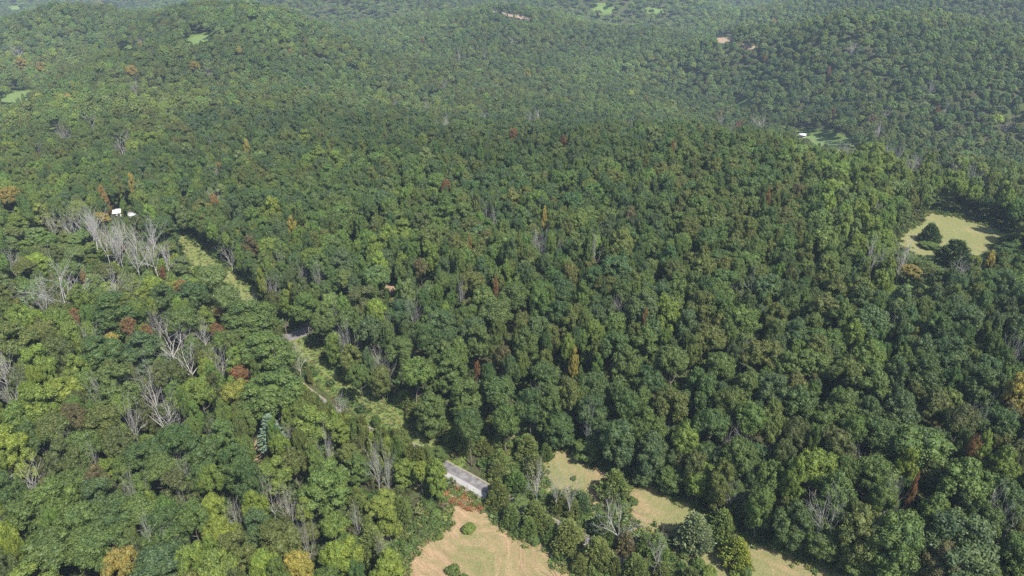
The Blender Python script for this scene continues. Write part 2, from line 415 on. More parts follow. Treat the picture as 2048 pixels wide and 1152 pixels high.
def ribbon(path, o0, o1, lift, ncross=2):
    T = np.gradient(path, axis=0); T /= np.linalg.norm(T, axis=1)[:, None]
    Nn = np.stack([-T[:, 1], T[:, 0]], 1)     # left of travel
    V = []
    for o in np.linspace(o0, o1, ncross):
        q = path + Nn * o; V.append(np.column_stack([q, hgt(q[:, 0], q[:, 1]) + lift]))
    V = np.stack(V, 1); n = len(path)
    I = np.arange(n * ncross).reshape(n, ncross)
    F = np.stack([I[:-1, :-1], I[1:, :-1], I[1:, 1:], I[:-1, 1:]], -1).reshape(-1, 4)
    return V.reshape(-1, 3), F
ASPH = plain('asphalt', (.115, .105, .11), (.185, .17, .175), .5, .9, 8)
MOTTLED_ASPH = plain('mottled_asphalt', (.075, .07, .075), (.2, .195, .19), .8, .9, 8)  # darker, more mottled asphalt for the far lane
PALE = plain('pale_lane', (.22, .215, .21), (.31, .305, .295), .45, .9, 8)
LINE = plain('faded_paint', (.42, .38, .33), (.6, .55, .5), 1.2, .8)
GRAVEL = plain('gravel_shoulder', (.17, .16, .1), (.28, .24, .17), 2, .95)
W2 = 2.3
V, F = ribbon(ROAD, -W2 - .35, W2 + .35, .14, 5); o = link(bpy.data.objects.new('road_shoulder', mesh('road_shoulder', V, F, [GRAVEL], True))); tag(o, 'narrow gravel shoulder along the country road', kind='structure')
V, F = ribbon(ROAD, -W2, W2, .17, 5); road = link(bpy.data.objects.new('road', mesh('road', V, F, [ASPH], True))); tag(road, 'narrow dark asphalt country road between the trees', kind='structure')
def near_px(px, py): q = np.array(hit(px, py)); return int(np.argmin(np.linalg.norm(ROAD - q, axis=1)))
i0, i1 = near_px(992, 996), near_px(826, 896)
seg = ROAD[i0:i1]
T = seg[1] - seg[0]; side = -1 if (-T[1] * 0 + T[0] * 0) else 1
# nearer the camera is the left of travel when the path runs away to the upper left
def near_side():
    T = seg[1] - seg[0]; n = np.array([-T[1], T[0]]); return 1 if n[1] < 0 else -1
ns = near_side()
V, F = ribbon(seg, 0.15 * ns, -(W2 - .02) * ns, .178, 4); o = link(bpy.data.objects.new('worn_lane', mesh('worn_lane', V, F, [MOTTLED_ASPH], True)), road)
V, F = ribbon(seg, .55 * ns, (W2 - .3) * ns, .182, 4); o = link(bpy.data.objects.new('pale_lane', mesh('pale_lane', V, F, [PALE], True)), road)
for off in (-.12, .28):
    V, F = ribbon(ROAD[:i0], off - .09, off + .09, .176, 2); o = link(bpy.data.objects.new('centre_line', mesh('centre_line', V, F, [LINE], True)), road)

# image areas that stay free of any crown in front of them
KEEP = [MEADOW, HAY, NOOK, UPFIELD, GLADE, BARNF] + SMALLF + [LANE1, LANE2] + DIRT + CUTS + [
    [(886,926),(972,966),(976,992),(960,992),(893,958)], [(832,896),(846,903),(846,912),(836,905)], [(1094,1040),(1120,1052),(1108,1070),(1088,1060)],
    [(1162,1080),(1182,1086),(1178,1102),(1158,1094)], [(1222,1116),(1248,1128),(1240,1150),(1220,1135)], [(566,668),(596,668),(594,684),(566,678)],
    [(219,418),(240,418),(240,430),(221,430)], [(258,424),(272,424),(270,434),(258,434)], [(1598,262),(1616,262),(1616,277),(1598,277)], [(894,952),(968,990),(960,1006),(900,985)]]
exec_later = []
# ---------------------------------------------------------------- tree meshes
ICO_V, ICO_F = None, None
def _ico():
    import bmesh
    bm = bmesh.new(); bmesh.ops.create_icosphere(bm, subdivisions=1, radius=1)
    v = np.array([p.co[:] for p in bm.verts]); f = np.array([[q.index for q in p.verts] for p in bm.faces]); bm.free(); return v, f
ICO_V, ICO_F = _ico()
def unit(a): return a / (np.linalg.norm(a, axis=-1, keepdims=True) + 1e-9)
def quads(c, nrm, size, rs, aspect=1.4):
    """leaf-spray quads at c facing nrm"""
    n = len(c); r = unit(rs.normal(size=(n, 3)))
    t = unit(np.cross(nrm, r)); b = np.cross(nrm, t)
    s = size[:, None]
    a1, a2 = t * s * .5 * aspect, b * s * .5
    bend = nrm * s * .12
    V = np.stack([c - a1, c - a2 * .9 + bend, c + a1, c + a2 * .9 + bend], 1).reshape(-1, 3)
    return V, np.arange(n * 4).reshape(n, 4)
def crown_mesh(name, seed, R=5.0, depth=9.0, zc=14.0, nclump=46, cr=1.45, leaves=120, leaf=.42, lobes=.2, flat=.75, low=-.45, core=.78, mat=None, peak=0.0):
    """domed crown of leaf clumps: each clump a ragged shell of small leaf faces round a solid core"""
    rs = np.random.RandomState(seed); V, F4, F3 = [], [], []; k = 0
    i = np.arange(nclump) + .5
    cz_ = 1 - (1 - low) * i / nclump; ph = i * 2.39996 + rs.rand() * 6
    cz_ = np.clip(cz_ + rs.normal(size=nclump) * .07, low, 1); sr = np.sqrt(np.clip(1 - cz_ ** 2, 0, 1))
    p1, p2, p3 = rs.rand(3) * 6.28
    lob = 1 + lobes * (np.sin(ph + p1) * .6 + np.sin(2 * ph + p2) * .5 + np.sin(3 * ph + p3) * .4)
    rad = rs.uniform(.78, 1.04, nclump)
    crs = cr * rs.uniform(.7, 1.3, nclump) * (R / 5) 
    X = np.cos(ph) * sr * lob * rad * (R - crs * .7); Y = np.sin(ph) * sr * lob * rad * (R - crs * .7)
    Z = zc + cz_ * rad * (depth / 2 - crs * .4) + peak * (1 - sr) * depth * .2
    cen = np.stack([X, Y, Z], 1)
    # a few inner clumps fill the heart
    ni = nclump // 4
    inner = np.stack([rs.normal(size=ni) * R * .3, rs.normal(size=ni) * R * .3, zc + rs.normal(size=ni) * depth * .15], 1)
    cen = np.concatenate([cen, inner]); crs = np.concatenate([crs, np.full(ni, cr * 1.15 * R / 5)])
    outd = unit((cen - np.array([0, 0, zc - depth * .25])) / np.array([R, R, depth / 2]))
    for q in range(len(cen)):
        n = int(leaves * (crs[q] / cr) ** 2 * (.4 if q >= nclump else 1))
        d = unit(rs.normal(size=(n, 3)))
        flip = (d * outd[q]).sum(1) < -.35; d[flip] *= -1
        rr = crs[q] * (.72 + .36 * rs.rand(n) + .12 * rs.normal(size=n))
        # knobbly clump outline
        rr *= 1 + .16 * np.sin(d[:, 0] * 5 + q) * np.sin(d[:, 1] * 5 + 2 * q)
        c = cen[q] + d * rr[:, None] * np.array([1, 1, flat])
        nn = unit(d + rs.normal(size=(n, 3)) * .45 + np.array([0, 0, .25]))
        v, f = quads(c, nn, leaf * rs.uniform(.6, 1.35, n), rs)
        V.append(v); F4.append(f + k); k += len(v)
        if core:  # opaque core added inside the clump to block light passing through
            v = cen[q] + ICO_V * crs[q] * core * np.array([1, 1, flat]) * rs.uniform(.85, 1.1, (len(ICO_V), 1))
            V.append(v); F3.append(ICO_F + k); k += len(v)
    return mesh(name, np.concatenate(V), [np.concatenate(F4)] + ([np.concatenate(F3)] if F3 else []), [mat or LEAF])
OCT_V = np.array([(1, 0, 0), (-1, 0, 0), (0, 1, 0), (0, -1, 0), (0, 0, 1), (0, 0, -1)], float)
OCT_F = np.array([(0, 2, 4), (2, 1, 4), (1, 3, 4), (3, 0, 4), (2, 0, 5), (1, 2, 5), (3, 1, 5), (0, 3, 5)])
def lobed_crown(name, seed, R=5.0, depth=9.0, zc=14.0, nlobe=13, lr=1.9, per=10, leaves=56, leaf=.33, lobes=.2, flat=.85, low=-.5, peak=0.0):
    """crown of big lobes, each carrying knobs of leaves, with dark gaps between"""
    rs = np.random.RandomState(seed); V, F4, F3 = [], [], []; k = 0
    i = np.arange(nlobe) + .35
    cz_ = np.clip(1 - (1 - low) * i / nlobe + rs.normal(size=nlobe) * .08, low, 1); ph = i * 2.39996 + rs.rand() * 6 + rs.normal(size=nlobe) * .22; sr = np.sqrt(np.clip(1 - cz_ ** 2, 0, 1))
    p1, p2 = rs.rand(2) * 6.28; lob = 1 + lobes * (np.sin(ph + p1) * .7 + np.sin(2 * ph + p2) * .5)
    rl = lr * rs.uniform(.68, 1.28, nlobe); rad = rs.uniform(.82, 1.12, nlobe)
    cen = np.stack([np.cos(ph) * sr * lob * rad * (R - rl * .75), np.sin(ph) * sr * lob * rad * (R - rl * .75), zc + cz_ * rad * (depth / 2 - rl * .5) + peak * (1 - sr) * depth * .15 + rs.normal(size=nlobe) * .35], 1)
    cen = np.concatenate([cen, [[0, 0, zc], [0, 0, zc + depth * .2], [0, 0, zc - depth * .2]]]); rl = np.concatenate([rl, [lr * 1.3] * 3])
    outd = unit((cen - np.array([0, 0, zc - depth * .3])) / np.array([R, R, depth / 2]))
    for q in range(len(cen)):
        V.append(cen[q] + ICO_V * rl[q] * .74 * np.array([1, 1, flat]) * rs.uniform(.88, 1.1, (len(ICO_V), 1))); F3.append(ICO_F + k); k += len(ICO_V)
        m = int(per * (rl[q] / lr) ** 1.6) if q < nlobe else 4
        d = unit(rs.normal(size=(m * 4, 3)) + outd[q] * .7); keepd = []
        for v in d:
            if v @ outd[q] > -.35 and all(v @ u < .72 for u in keepd): keepd.append(v)
            if len(keepd) >= m: break
        for v0 in keepd:
            cr = rl[q] * rs.uniform(.36, .56); c0 = cen[q] + v0 * rl[q] * rs.uniform(.62, .86) * np.array([1, 1, flat])
            V.append(c0 + OCT_V * cr * .72); F3.append(OCT_F + k); k += 6
            n = int(leaves * (cr / (lr * .46)) ** 2); dd = unit(rs.normal(size=(n, 3)) + v0 * .55)
            c = c0 + dd * (cr * (.78 + .34 * rs.rand(n) + .1 * rs.normal(size=n)))[:, None] * np.array([1, 1, .9])
            vv, f = quads(c, unit(dd + rs.normal(size=(n, 3)) * .5 + np.array([0, 0, .2])), leaf * rs.uniform(.6, 1.4, n), rs)
            V.append(vv); F4.append(f + k); k += len(vv)
    return mesh(name, np.concatenate(V), [np.concatenate(F4), np.concatenate(F3)], [LEAF])
def tube(p0, p1, r0, r1, n=5):
    d = unit(np.array(p1) - p0); a = unit(np.cross(d, [.3, .9, .2])); b = np.cross(d, a)
    th = np.arange(n) * 2 * pi / n
    ring = np.cos(th)[:, None] * a + np.sin(th)[:, None] * b
    V = np.concatenate([p0 + ring * r0, p1 + ring * r1]); i = np.arange(n); j = (i + 1) % n
    return V, np.stack([i, j, n + j, n + i], 1)
class Tubes:
    def __init__(s): s.V = []; s.F = []; s.k = 0
    def add(s, p0, p1, r0, r1, n=5):
        v, f = tube(np.array(p0, float), np.array(p1, float), r0, r1, n); s.V.append(v); s.F.append(f + s.k); s.k += len(v)
    def mesh(s, name, mat): return mesh(name, np.concatenate(s.V), np.concatenate(s.F), [mat], True)
def trunk_mesh(name, seed, h, R, r=.3, limbs=6, mat=None):
    rs = np.random.RandomState(seed); T = Tubes(); p = np.array([0, 0, -.6]); n = 5
    for i in range(n):
        q = np.array([rs.normal() * .25, rs.normal() * .25, h * .8 * (i + 1) / n]); T.add(p, q, r * (1 - i * .13), r * (1 - (i + 1) * .13), 7); p = q
        if i >= 2:
            for _ in range(limbs // 3):
                a = rs.rand() * 6.28; e = q + np.array([cos(a) * R * .7, sin(a) * R * .7, h * .13]); m_ = (q + e) / 2 + np.array([0, 0, -.3])
                T.add(q, m_, r * .4, r * .28, 5); T.add(m_, e, r * .28, r * .1, 5)
    return T.mesh(name, mat or BARK)
def dead_meshes(seed, h=17, spread=1.0, trunk=.3, up=.5, gen=4, fork=.3, thick=1.0):
    """bare standing tree: (trunk mesh, limb mesh)"""
    rs = np.random.RandomState(seed); T = Tubes(); B = Tubes(); p = np.array([0, 0, -.6]); z0 = h * fork; n = 3; r = .27 * thick
    lean = rs.normal(size=2) * .04
    for i in range(n):
        q = np.array([lean[0] * z0 * (i + 1), lean[1] * z0 * (i + 1), z0 * (i + 1) / n]); T.add(p, q, r * (1 - .08 * i), r * (1 - .08 * (i + 1)), 7); p = q
    def grow(p, d, L, r, g):
        segs = 3 if g < 2 else 2
        for s_ in range(segs):
            d = unit(d + rs.normal(size=3) * .16 + np.array([0, 0, .07 * up])); q = p + d * L / segs
            r2 = r * .8
            B.add(p, q, r, r2, 5 if g < 1 else (4 if g < 2 else 3))
            if g < gen:
                for _ in range(1 if rs.rand() < .5 and g < 3 else 2):
                    ax = unit(rs.normal(size=3)); d2 = unit(d + unit(np.cross(d, ax)) * rs.uniform(.45, .95) * spread + np.array([0, 0, .2 * up]))
                    grow(q, d2, L * rs.uniform(.5, .68), r2 * .66, g + 1)
            p = q; r = r2
    nl = rs.randint(5, 8)
    for i in range(nl):
        a = i * 2 * pi / nl + rs.rand() * .5; el = rs.uniform(.6, 1.15) if i else 1.5
        d = np.array([cos(a) * cos(el) * spread, sin(a) * cos(el) * spread, sin(el)])
        grow(p - np.array([0, 0, rs.rand() * z0 * .3]), unit(d), h * rs.uniform(.42, .58), r * .62, 1)
    return T.mesh('trunk', DEADWOOD), B.mesh('bare_branches', DEADWOOD)
def cedar_mesh(name, seed, R=3.8, h=11.0, ncl=110, leaves=60, open_=0.0, taper=.75):
    """dense red-cedar crown that reaches the ground: overlapping upswept sprays"""
    rs = np.random.RandomState(seed); V, F4, F3 = [], [], []; k = 0
    p1, p2 = rs.rand(2) * 6.28; tips = rs.randint(1, 3)
    for q in range(ncl):
        t = (q + .5) / ncl; t = t ** .9; z = .4 + t * (h - 1.0)
        prof = R * (1 - t) ** taper * min(1, (t + .12) * 3.2) + .25
        a = q * 2.39996 + rs.normal() * .3
        prof *= 1 + .14 * sin(a + p1) + .13 * sin(2 * a + p2) + rs.normal() * .09
        s = (.95 - .35 * t) * rs.uniform(.75, 1.25) * (R / 3.8)
        rr = max(0, prof - s * .5)
        c = np.array([cos(a) * rr, sin(a) * rr, z]); od = unit(np.array([cos(a), sin(a), .75]))
        n = int(leaves * s * s * 1.6)
        d = unit(rs.normal(size=(n, 3))); fl = (d * od).sum(1) < -.2; d[fl] *= -1
        P = c + d * s * (.6 + .5 * rs.rand(n))[:, None] * np.array([.95, .95, 1.05])
        P += od * (rs.rand(n) ** 3)[:, None] * s * .9
        nn = unit(d + rs.normal(size=(n, 3)) * .5)
        ln = .3 * rs.uniform(.7, 1.5, n)
        t1 = unit(od + rs.normal(size=(n, 3)) * .35); b1 = unit(np.cross(nn, t1))
        a1 = t1 * (ln * .85)[:, None]; a2 = b1 * (ln * .42)[:, None]
        v = np.stack([P - a1, P - a2, P + a1, P + a2], 1).reshape(-1, 3)
        V.append(v); F4.append(np.arange(len(v)).reshape(-1, 4) + k); k += len(v)
        if rs.rand() > open_:
            v = c * np.array([.92, .92, 1]) + ICO_V * s * .72 * rs.uniform(.85, 1.1, (len(ICO_V), 1)); V.append(v); F3.append(ICO_F + k); k += len(v)
    return mesh(name, np.concatenate(V), [np.concatenate(F4), np.concatenate(F3)], [NEEDLE])
def pine_mesh(name, seed, R=4.5, h=17):
    """layered white-pine crown: whorls of drooping feathery boughs"""
    rs = np.random.RandomState(seed); V = []; k = 0
    for lv in range(11):
        t = lv / 10; z = h * (.42 + .56 * t); L = R * (1 - t * .82) * rs.uniform(.85, 1.1); nb = 9 - int(t * 3)
        for b in range(nb):
            a = b * 2 * pi / nb + lv * .7 + rs.normal() * .12; m = 95
            s = rs.rand(m) ** .8; side_ = rs.normal(size=m) * .32 * (1.1 - .5 * s); dr = .25 * s - .9 * s * s * (1 - t) * .6
            c = np.stack([cos(a) * s * L - sin(a) * side_, sin(a) * s * L + cos(a) * side_, z + dr * L * .35 + rs.normal(size=m) * .09], 1)
            out = np.array([cos(a), sin(a), .15]); t1 = unit(out + rs.normal(size=(m, 3)) * .45); nn = unit(np.array([0, 0, 1.]) + rs.normal(size=(m, 3)) * .5)
            b1 = unit(np.cross(nn, t1)); ln = rs.uniform(.25, .5, m)
            V.append(np.stack([c - t1 * ln[:, None], c - b1 * (ln * .3)[:, None], c + t1 * ln[:, None], c + b1 * (ln * .3)[:, None]], 1).reshape(-1, 3))
    V = np.concatenate(V); return mesh(name, V, np.arange(len(V)).reshape(-1, 4), [NEEDLE])

# crowns: (mesh, trunk mesh, radius, height of the crown's middle, total height)
BROAD, LOWP = [], []
specs = [  # R, depth, zc, clumps, clump radius, lobes, flat, low, peak
 (5.0, 9.0, 14.5, 62, 1.25, .18, .75, -.5, 0), (5.0, 8.0, 14.0, 72, 1.15, .24, .7, -.4, 0), (5.0, 11.0, 14.0, 78, 1.15, .15, .85, -.6, .6),
 (5.0, 7.5, 14.5, 56, 1.35, .28, .7, -.35, 0), (5.0, 12.5, 13.0, 84, 1.1, .16, .9, -.65, .9), (5.0, 9.0, 14.0, 88, 1.0, .22, .75, -.5, .2),
 (5.0, 8.5, 14.0, 50, 1.45, .3, .72, -.45, .3), (5.0, 10.0, 14.0, 70, 1.2, .2, .8, -.55, .4), (5.0, 8.0, 14.5, 96, .95, .26, .7, -.4, 0), (5.0, 9.5, 13.5, 64, 1.25, .32, .8, -.5, .5)]
LOBED = [(5.0, 9.0, 14.3, 14, 1.9, .2, -.45, 0), (5.0, 8.0, 14.4, 18, 1.65, .28, -.35, 0), (5.0, 11.5, 13.5, 19, 1.75, .16, -.6, .6), (5.0, 7.5, 14.6, 12, 2.1, .3, -.35, 0), (5.0, 13.0, 12.6, 22, 1.65, .16, -.65, .9),
         (5.0, 9.0, 14.2, 22, 1.5, .25, -.45, .2), (5.0, 8.5, 14.2, 11, 2.2, .32, -.4, .3), (5.0, 10.5, 13.8, 16, 1.85, .22, -.5, .4), (5.0, 8.0, 14.5, 25, 1.4, .28, -.4, 0), (5.0, 10.0, 13.6, 15, 1.9, .34, -.5, .5),
         (5.0, 15.5, 10.6, 30, 1.75, .2, -.85, .5), (5.0, 14.5, 11.0, 26, 1.85, .28, -.85, .2), (5.0, 16.5, 10.2, 34, 1.6, .18, -.85, .9), (5.0, 14.5, 11.0, 24, 2.0, .3, -.9, 0)]
for k, (R, dp, zc, nl, lr, lo, lw, pk) in enumerate(LOBED):
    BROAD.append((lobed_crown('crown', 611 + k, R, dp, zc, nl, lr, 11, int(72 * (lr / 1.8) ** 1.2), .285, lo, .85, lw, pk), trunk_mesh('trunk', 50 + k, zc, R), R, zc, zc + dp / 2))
for k, (R, dp, zc, nc, cr, lo, fl, lw, pk) in enumerate(specs[:7]):
    LOWP.append(crown_mesh('far_crown', 31 + k, R, dp, zc, 40, 1.3, 24, .72, lo, fl, -.2, peak=pk))
# a light, see-through crown for thin and dying trees and scrub
THIN = [(crown_mesh('crown', 71 + k, 5.0, 9.0, 13.5, 52, 1.1, 46, .34, .35, .8, -.5, core=0), trunk_mesh('trunk', 81 + k, 14.5, 5.5, .3, 12, DEADWOOD), 5.0, 13.5, 18.0) for k in range(2)]
SCRUB = [crown_mesh('scrub_crown', 91 + k, 5.0, 8.0, 3.6, 60, 1.15, 70, .5, .35, .85, -.55, peak=.3) for k in range(3)]
DEAD = [dead_meshes(201, 17, 1.0, up=.5, fork=.34), dead_meshes(202, 17, 1.15, up=.3, fork=.28, thick=1.15), dead_meshes(203, 17, .7, up=.9, fork=.5), dead_meshes(204, 17, .85, up=.7, fork=.42),
        dead_meshes(205, 17, 1.2, up=.3, fork=.25, thick=1.2), dead_meshes(206, 17, .6, up=1.0, fork=.6, gen=3)]
CEDAR = [cedar_mesh('crown', 301 + k, taper=tp) for k, tp in enumerate((.75, .6, .9, .68))]
CEDTRUNK = trunk_mesh('trunk', 311, 9, 1.5, .2, 3)

PAL = {  # leaf colours of the wood, as albedo
 'dark green': (.060, .101, .033), 'deep green': (.050, .088, .033), 'mid green': (.083, .127, .036), 'fresh green': (.093, .148, .038), 'bright green': (.128, .18, .038),
 'yellow-green': (.165, .215, .038), 'pale green': (.12, .17, .06), 'olive green': (.1, .122, .036), 'blue-green': (.066, .107, .046), 'brownish green': (.078, .096, .036),
 'brown': (.105, .092, .046), 'rust-red': (.2, .098, .052), 'rust-orange': (.22, .135, .055), 'yellow': (.28, .235, .06), 'yellow-brown': (.24, .19, .055), 'dull red': (.17, .07, .042), 'cedar green': (.105, .135, .042), 'silver-green': (.15, .2, .13), 'purplish': (.13, .135, .09), 'grey-green': (.115, .145, .08)}
CODE = {'d': 'dark green', 'k': 'deep green', 'm': 'mid green', 'f': 'fresh green', 'b': 'bright green', 'y': 'yellow-green', 'p': 'pale green', 'o': 'olive green', 't': 'blue-green', 'n': 'brownish green',
        'w': 'brown', 'r': 'rust-red', 'g': 'rust-orange', 'Y': 'yellow', 'a': 'yellow-brown', 'R': 'dull red', 'c': 'cedar green', 's': 'silver-green', 'u': 'purplish', 'e': 'grey-green'}

# notable trees of the photograph: x, y of the crown, width in photo pixels, colour, optional height in metres
HERO = '''154 643 34 r 15;262 659 32 r 14;294 667 26 r 11;224 686 32 Y 11;480 752 46 r 11;246 500 11 R 9;325 544 12 R 8;168 553 14 g 7;364 575 24 g 11;445 623 38 g 12;434 664 32 r 10;585 462 24 Y;547 424 30 y;
431 411 20 g;268 378 14 Y 20;268 398 12 Y 12;209 400 18 g;503 500 34 w;202 442 30 a 12;20 400 36 a;308 572 36 y 12;274 582 48 y 11;506 640 104 m 20;533 706 92 m 18;290 708 80 t;205 710 74 d;34 695 76 o;219 626 90 d;
366 654 54 m;330 605 60 d;392 600 60 k;315 462 62 d;428 566 58 p;456 606 48 p;116 712 46 n;335 760 50 n;612 620 62 f;547 795 110 f 20;403 796 48 b 20;222 778 86 m;79 822 74 b;147 847 44 w;205 852 64 o;
300 920 66 d;350 895 64 d;402 912 62 d;450 885 66 m;476 932 60 d;330 955 60 m;410 965 52 d;239 897 58 n;27 908 54 y;362 990 70 n;113 998 52 w;203 975 44 w;205 1005 60 t;650 978 88 f 17;545 955 66 b 14;427 1025 46 y 15;
420 970 42 b;500 975 50 d;609 1025 32 y 12;60 1040 74 m;110 1010 70 f;160 1060 78 m;100 1110 84 m;230 1050 74 d;280 1040 72 m;330 1070 72 d;200 1110 80 m;390 1050 56 m;441 1078 54 y 15;561 1088 80 o 16;677 1122 58 y 14;
598 1136 60 Y 14;325 1140 84 t;520 1060 56 t 15;470 1110 60 o;667 1062 48 b 12;390 1130 52 b;250 1140 60 a;20 1090 40 y;150 985 60 m;20 1000 54 d;60 890 50 d;110 870 60 o;40 850 50 f;130 930 62 n;170 905 56 m;
1043 1003 32 p 9;777 1046 50 y 11;694 1116 56 y 13;773 1143 62 y 12;773 892 22 y 10;842 950 32 y 11;879 905 44 m 10;
1519 1010 46 f;1536 965 56 f;1587 972 42 b 20;1639 945 70 b;1806 950 38 y;1803 915 22 r;1940 912 28 r;1957 915 34 b;1994 952 52 b;1818 1001 16 r;1868 965 52 n;1844 905 98 m 20;1929 985 90 f 20;1662 1000 70 m;1748 958 68 m;
1929 1095 120 t 20;1881 1133 62 w 16;1950 1145 56 y 14;1803 1085 84 m 20;1724 1070 80 o 20;2032 800 48 Y 19;1916 860 58 n;1587 876 52 n;1673 897 58 n;1758 883 78 d;1864 825 52 n;1567 924 42 n;1368 888 50 b;1389 940 44 n;
1587 1045 62 d;1650 1085 66 m;1710 1125 60 m;1480 920 60 m;1420 860 64 d;1300 910 62 t;1240 880 66 t 20;1180 900 56 m;1120 860 60 d;1340 960 50 m;1400 960 54 b;1290 950 46 t;1440 960 44 o;1500 850 60 f;1340 820 64 o;
1148 730 22 Y 15;1148 752 18 Y 9;954 746 16 r 12;756 630 44 y;1013 551 32 b;725 609 76 n;842 548 28 w;1088 445 14 Y;893 380 24 R;939 501 12 g;1288 650 12 g;1136 707 30 b;1187 671 44 b;992 582 14 r 14;1006 722 34 w;
1028 277 18 R;1290 202 8 g;1127 292 14 R;1344 310 14 g;1057 150 12 Y;845 85 8 R;845 287 20 b;1303 276 36 p;1136 369 44 f;1977 525 17 Y 13;1947 532 20 y 13;1816 544 44 a 8;1707 681 42 b;1533 407 14 g;1673 448 24 p;
1721 440 30 y 20;1706 470 26 p;1680 404 34 p;1859 489 30 f 9;1666 229 7 R;1657 147 8 r;1529 120 7 r;1475 256 13 R;1873 227 9 r;1440 232 9 g;200 7 12 Y;263 147 26 a;390 137 18 a;44 130 24 a;82 137 22 a;496 303 15 Y;
609 280 28 y;1228 702 60 d;1230 660 50 m;1330 640 62 b;1375 660 48 t;1400 620 60 o;1420 690 64 o;1290 700 56 m;1480 650 60 m;1530 720 66 o;1345 735 60 m;1250 740 62 m;1190 780 62 d;1090 760 60 d;1050 700 56 m;
960 690 60 m;900 740 64 m;860 690 56 d;830 760 62 f;930 800 66 m;1000 790 64 d;860 830 60 m;940 860 56 d;1060 820 56 k;800 710 54 m;760 760 44 o;745 670 54 t;700 720 44 o;720 760 38 m;650 650 50 m;700 650 54 m;
1180 830 64 k;1250 820 60 d;1290 860 56 m;1400 790 64 d;1460 810 58 o;1540 790 70 t;1600 820 64 d;1680 830 66 m;1740 780 70 m;1800 840 66 t;1700 760 60 o;1620 740 66 m;1850 760 66 d;1900 720 62 t;1960 780 62 d;2000 860 66 k;
2010 1010 60 d;2020 930 46 n;1960 1060 60 m;2030 1120 60 m;1860 1040 58 m;1760 1010 50 m;1690 955 46 m;1500 780 60 m;1440 740 60 m;1100 820 50 m;1140 800 48 o;1010 850 50 m'''
DEADS = '''174 465 30;186 479 26;202 476 24;209 493 22;227 493 32;236 500 22;253 479 28;267 483 30;270 524 26;294 483 28;291 507 26;308 520 30;332 524 28;137 455 26;161 445 26;103 448 20;120 583 74;85 602 46;
226 577 36;253 574 26;460 518 30;559 530 24;609 549 20;547 583 26;638 568 14;499 616 28;311 640 22;339 675 60;181 685 40;373 724 52;407 662 22;675 640 14;694 692 28;594 704 22;20 517 22;14 753 30;298 762 38;438 742 36;434 404 24;
21 785 34;304 780 46;325 828 62;356 857 34;267 852 28;202 806 26;137 898 28;63 970 72;192 931 18;270 1001 24;376 979 22;20 1050 32;468 1025 30;540 987 30;575 1012 34;374 1035 24;315 1102 38;270 1118 24;364 1118 46;431 857 22;581 866 28;
680 809 24;657 908 16;612 1086 18;753 939 32;775 946 14;1074 968 40;1112 984 22;1142 988 28;1238 1038 58;1177 861 20;1072 800 24;1320 1102 28;712 1028 16;766 1097 20;1478 874 48;1704 940 40;1461 984 32;1837 937 24;1953 857 24;
1649 1050 50;1772 1020 26;1974 1050 50;2030 1062 22;972 427 26;987 449 16;1086 503 28;1115 504 22;1071 487 14;1187 512 16;1238 619 32;922 604 12;828 634 28;777 652 12;756 722 26;770 742 22;826 697 14;1741 528 32;1806 518 34;
1923 540 34;1784 647 18;1488 704 26;2027 722 22;1495 594 40;1758 424 18;1519 250 30;1464 260 16;1440 246 16;1680 304 26;1695 306 20;1775 304 26;1799 316 22;1820 342 28;1836 330 20;1878 332 30;1909 340 28;1960 357 34;1940 350 24;
1772 229 11;1895 212 12;1861 181 12;1704 103 16;1755 267 14;1834 325 16;2018 250 16;790 209 15;852 219 12;1060 236 17;1075 240 14;965 236 14;893 253 14;876 250 13;1262 257 14;903 229 10;888 174 9;1023 82 10;918 116 9;971 113 10;
186 250 24;243 294 28;256 273 14;431 349 24;424 287 15;144 273 14;127 273 14;273 181 16;280 82 12;417 150 10;34 102 20;79 304 14'''
# cedars: x, y of the crown's middle, width, colour
CEDS = '''1231 972 58 c;1387 1066 68 e;1444 1052 56 c;1475 1108 54 y;1136 1074 62 c;1197 1108 58 c;1071 1030 50 c;1095 1052 40 c;995 985 50 o;985 1000 34 c;1033 962 40 m;1119 1002 38 o;1146 1015 34 c;1166 1004 34 t;1197 1052 34 k;1215 1072 34 m;1252 1086 40 w;
1292 1086 38 m;1318 1092 42 f;1272 1138 50 c;1322 1144 38 c;1054 893 44 c;1071 932 44 c;1091 905 26 m;982 848 34 c;1002 884 36 c;999 922 42 c;968 893 34 o;935 890 36 c;908 876 38 m;884 852 38 c;945 862 36 c;992 938 34 c;862 826 34 o;836 812 32 c;
1416 990 38 c;1392 975 32 c;1860 468 38 k;1909 508 50 k;1382 1156 34 n;1160 1128 30 c;1105 1072 30 m;1058 1056 34 m;1022 1030 40 m;830 825 34 c;810 800 32 c;842 846 28 o;1232 1132 26 c'''
BUSHES = '''937 1058 24 b;905 1140 24 m;930 1164 30 m;866 1046 24 f;850 1062 24 m;832 1080 24 m;872 1028 22 f;858 1012 22 m;814 1098 24 m;880 1070 14 b;1068 1078 22 f;1040 1062 20 f;1012 1046 20 m;1088 1074 18 f;1010 868 14 p;1148 952 10 f;
1400 1128 24 f;1352 1072 18 m;1370 1106 20 f;1444 1084 20 m;1490 1140 24 m;1418 1144 24 b;1470 1142 20 b;1150 1100 20 f;1248 1012 26 f;1226 1016 22 m;1265 1000 18 f;1170 1112 16 m;1190 1142 22 f;1002 1012 20 f;985 1020 16 m'''

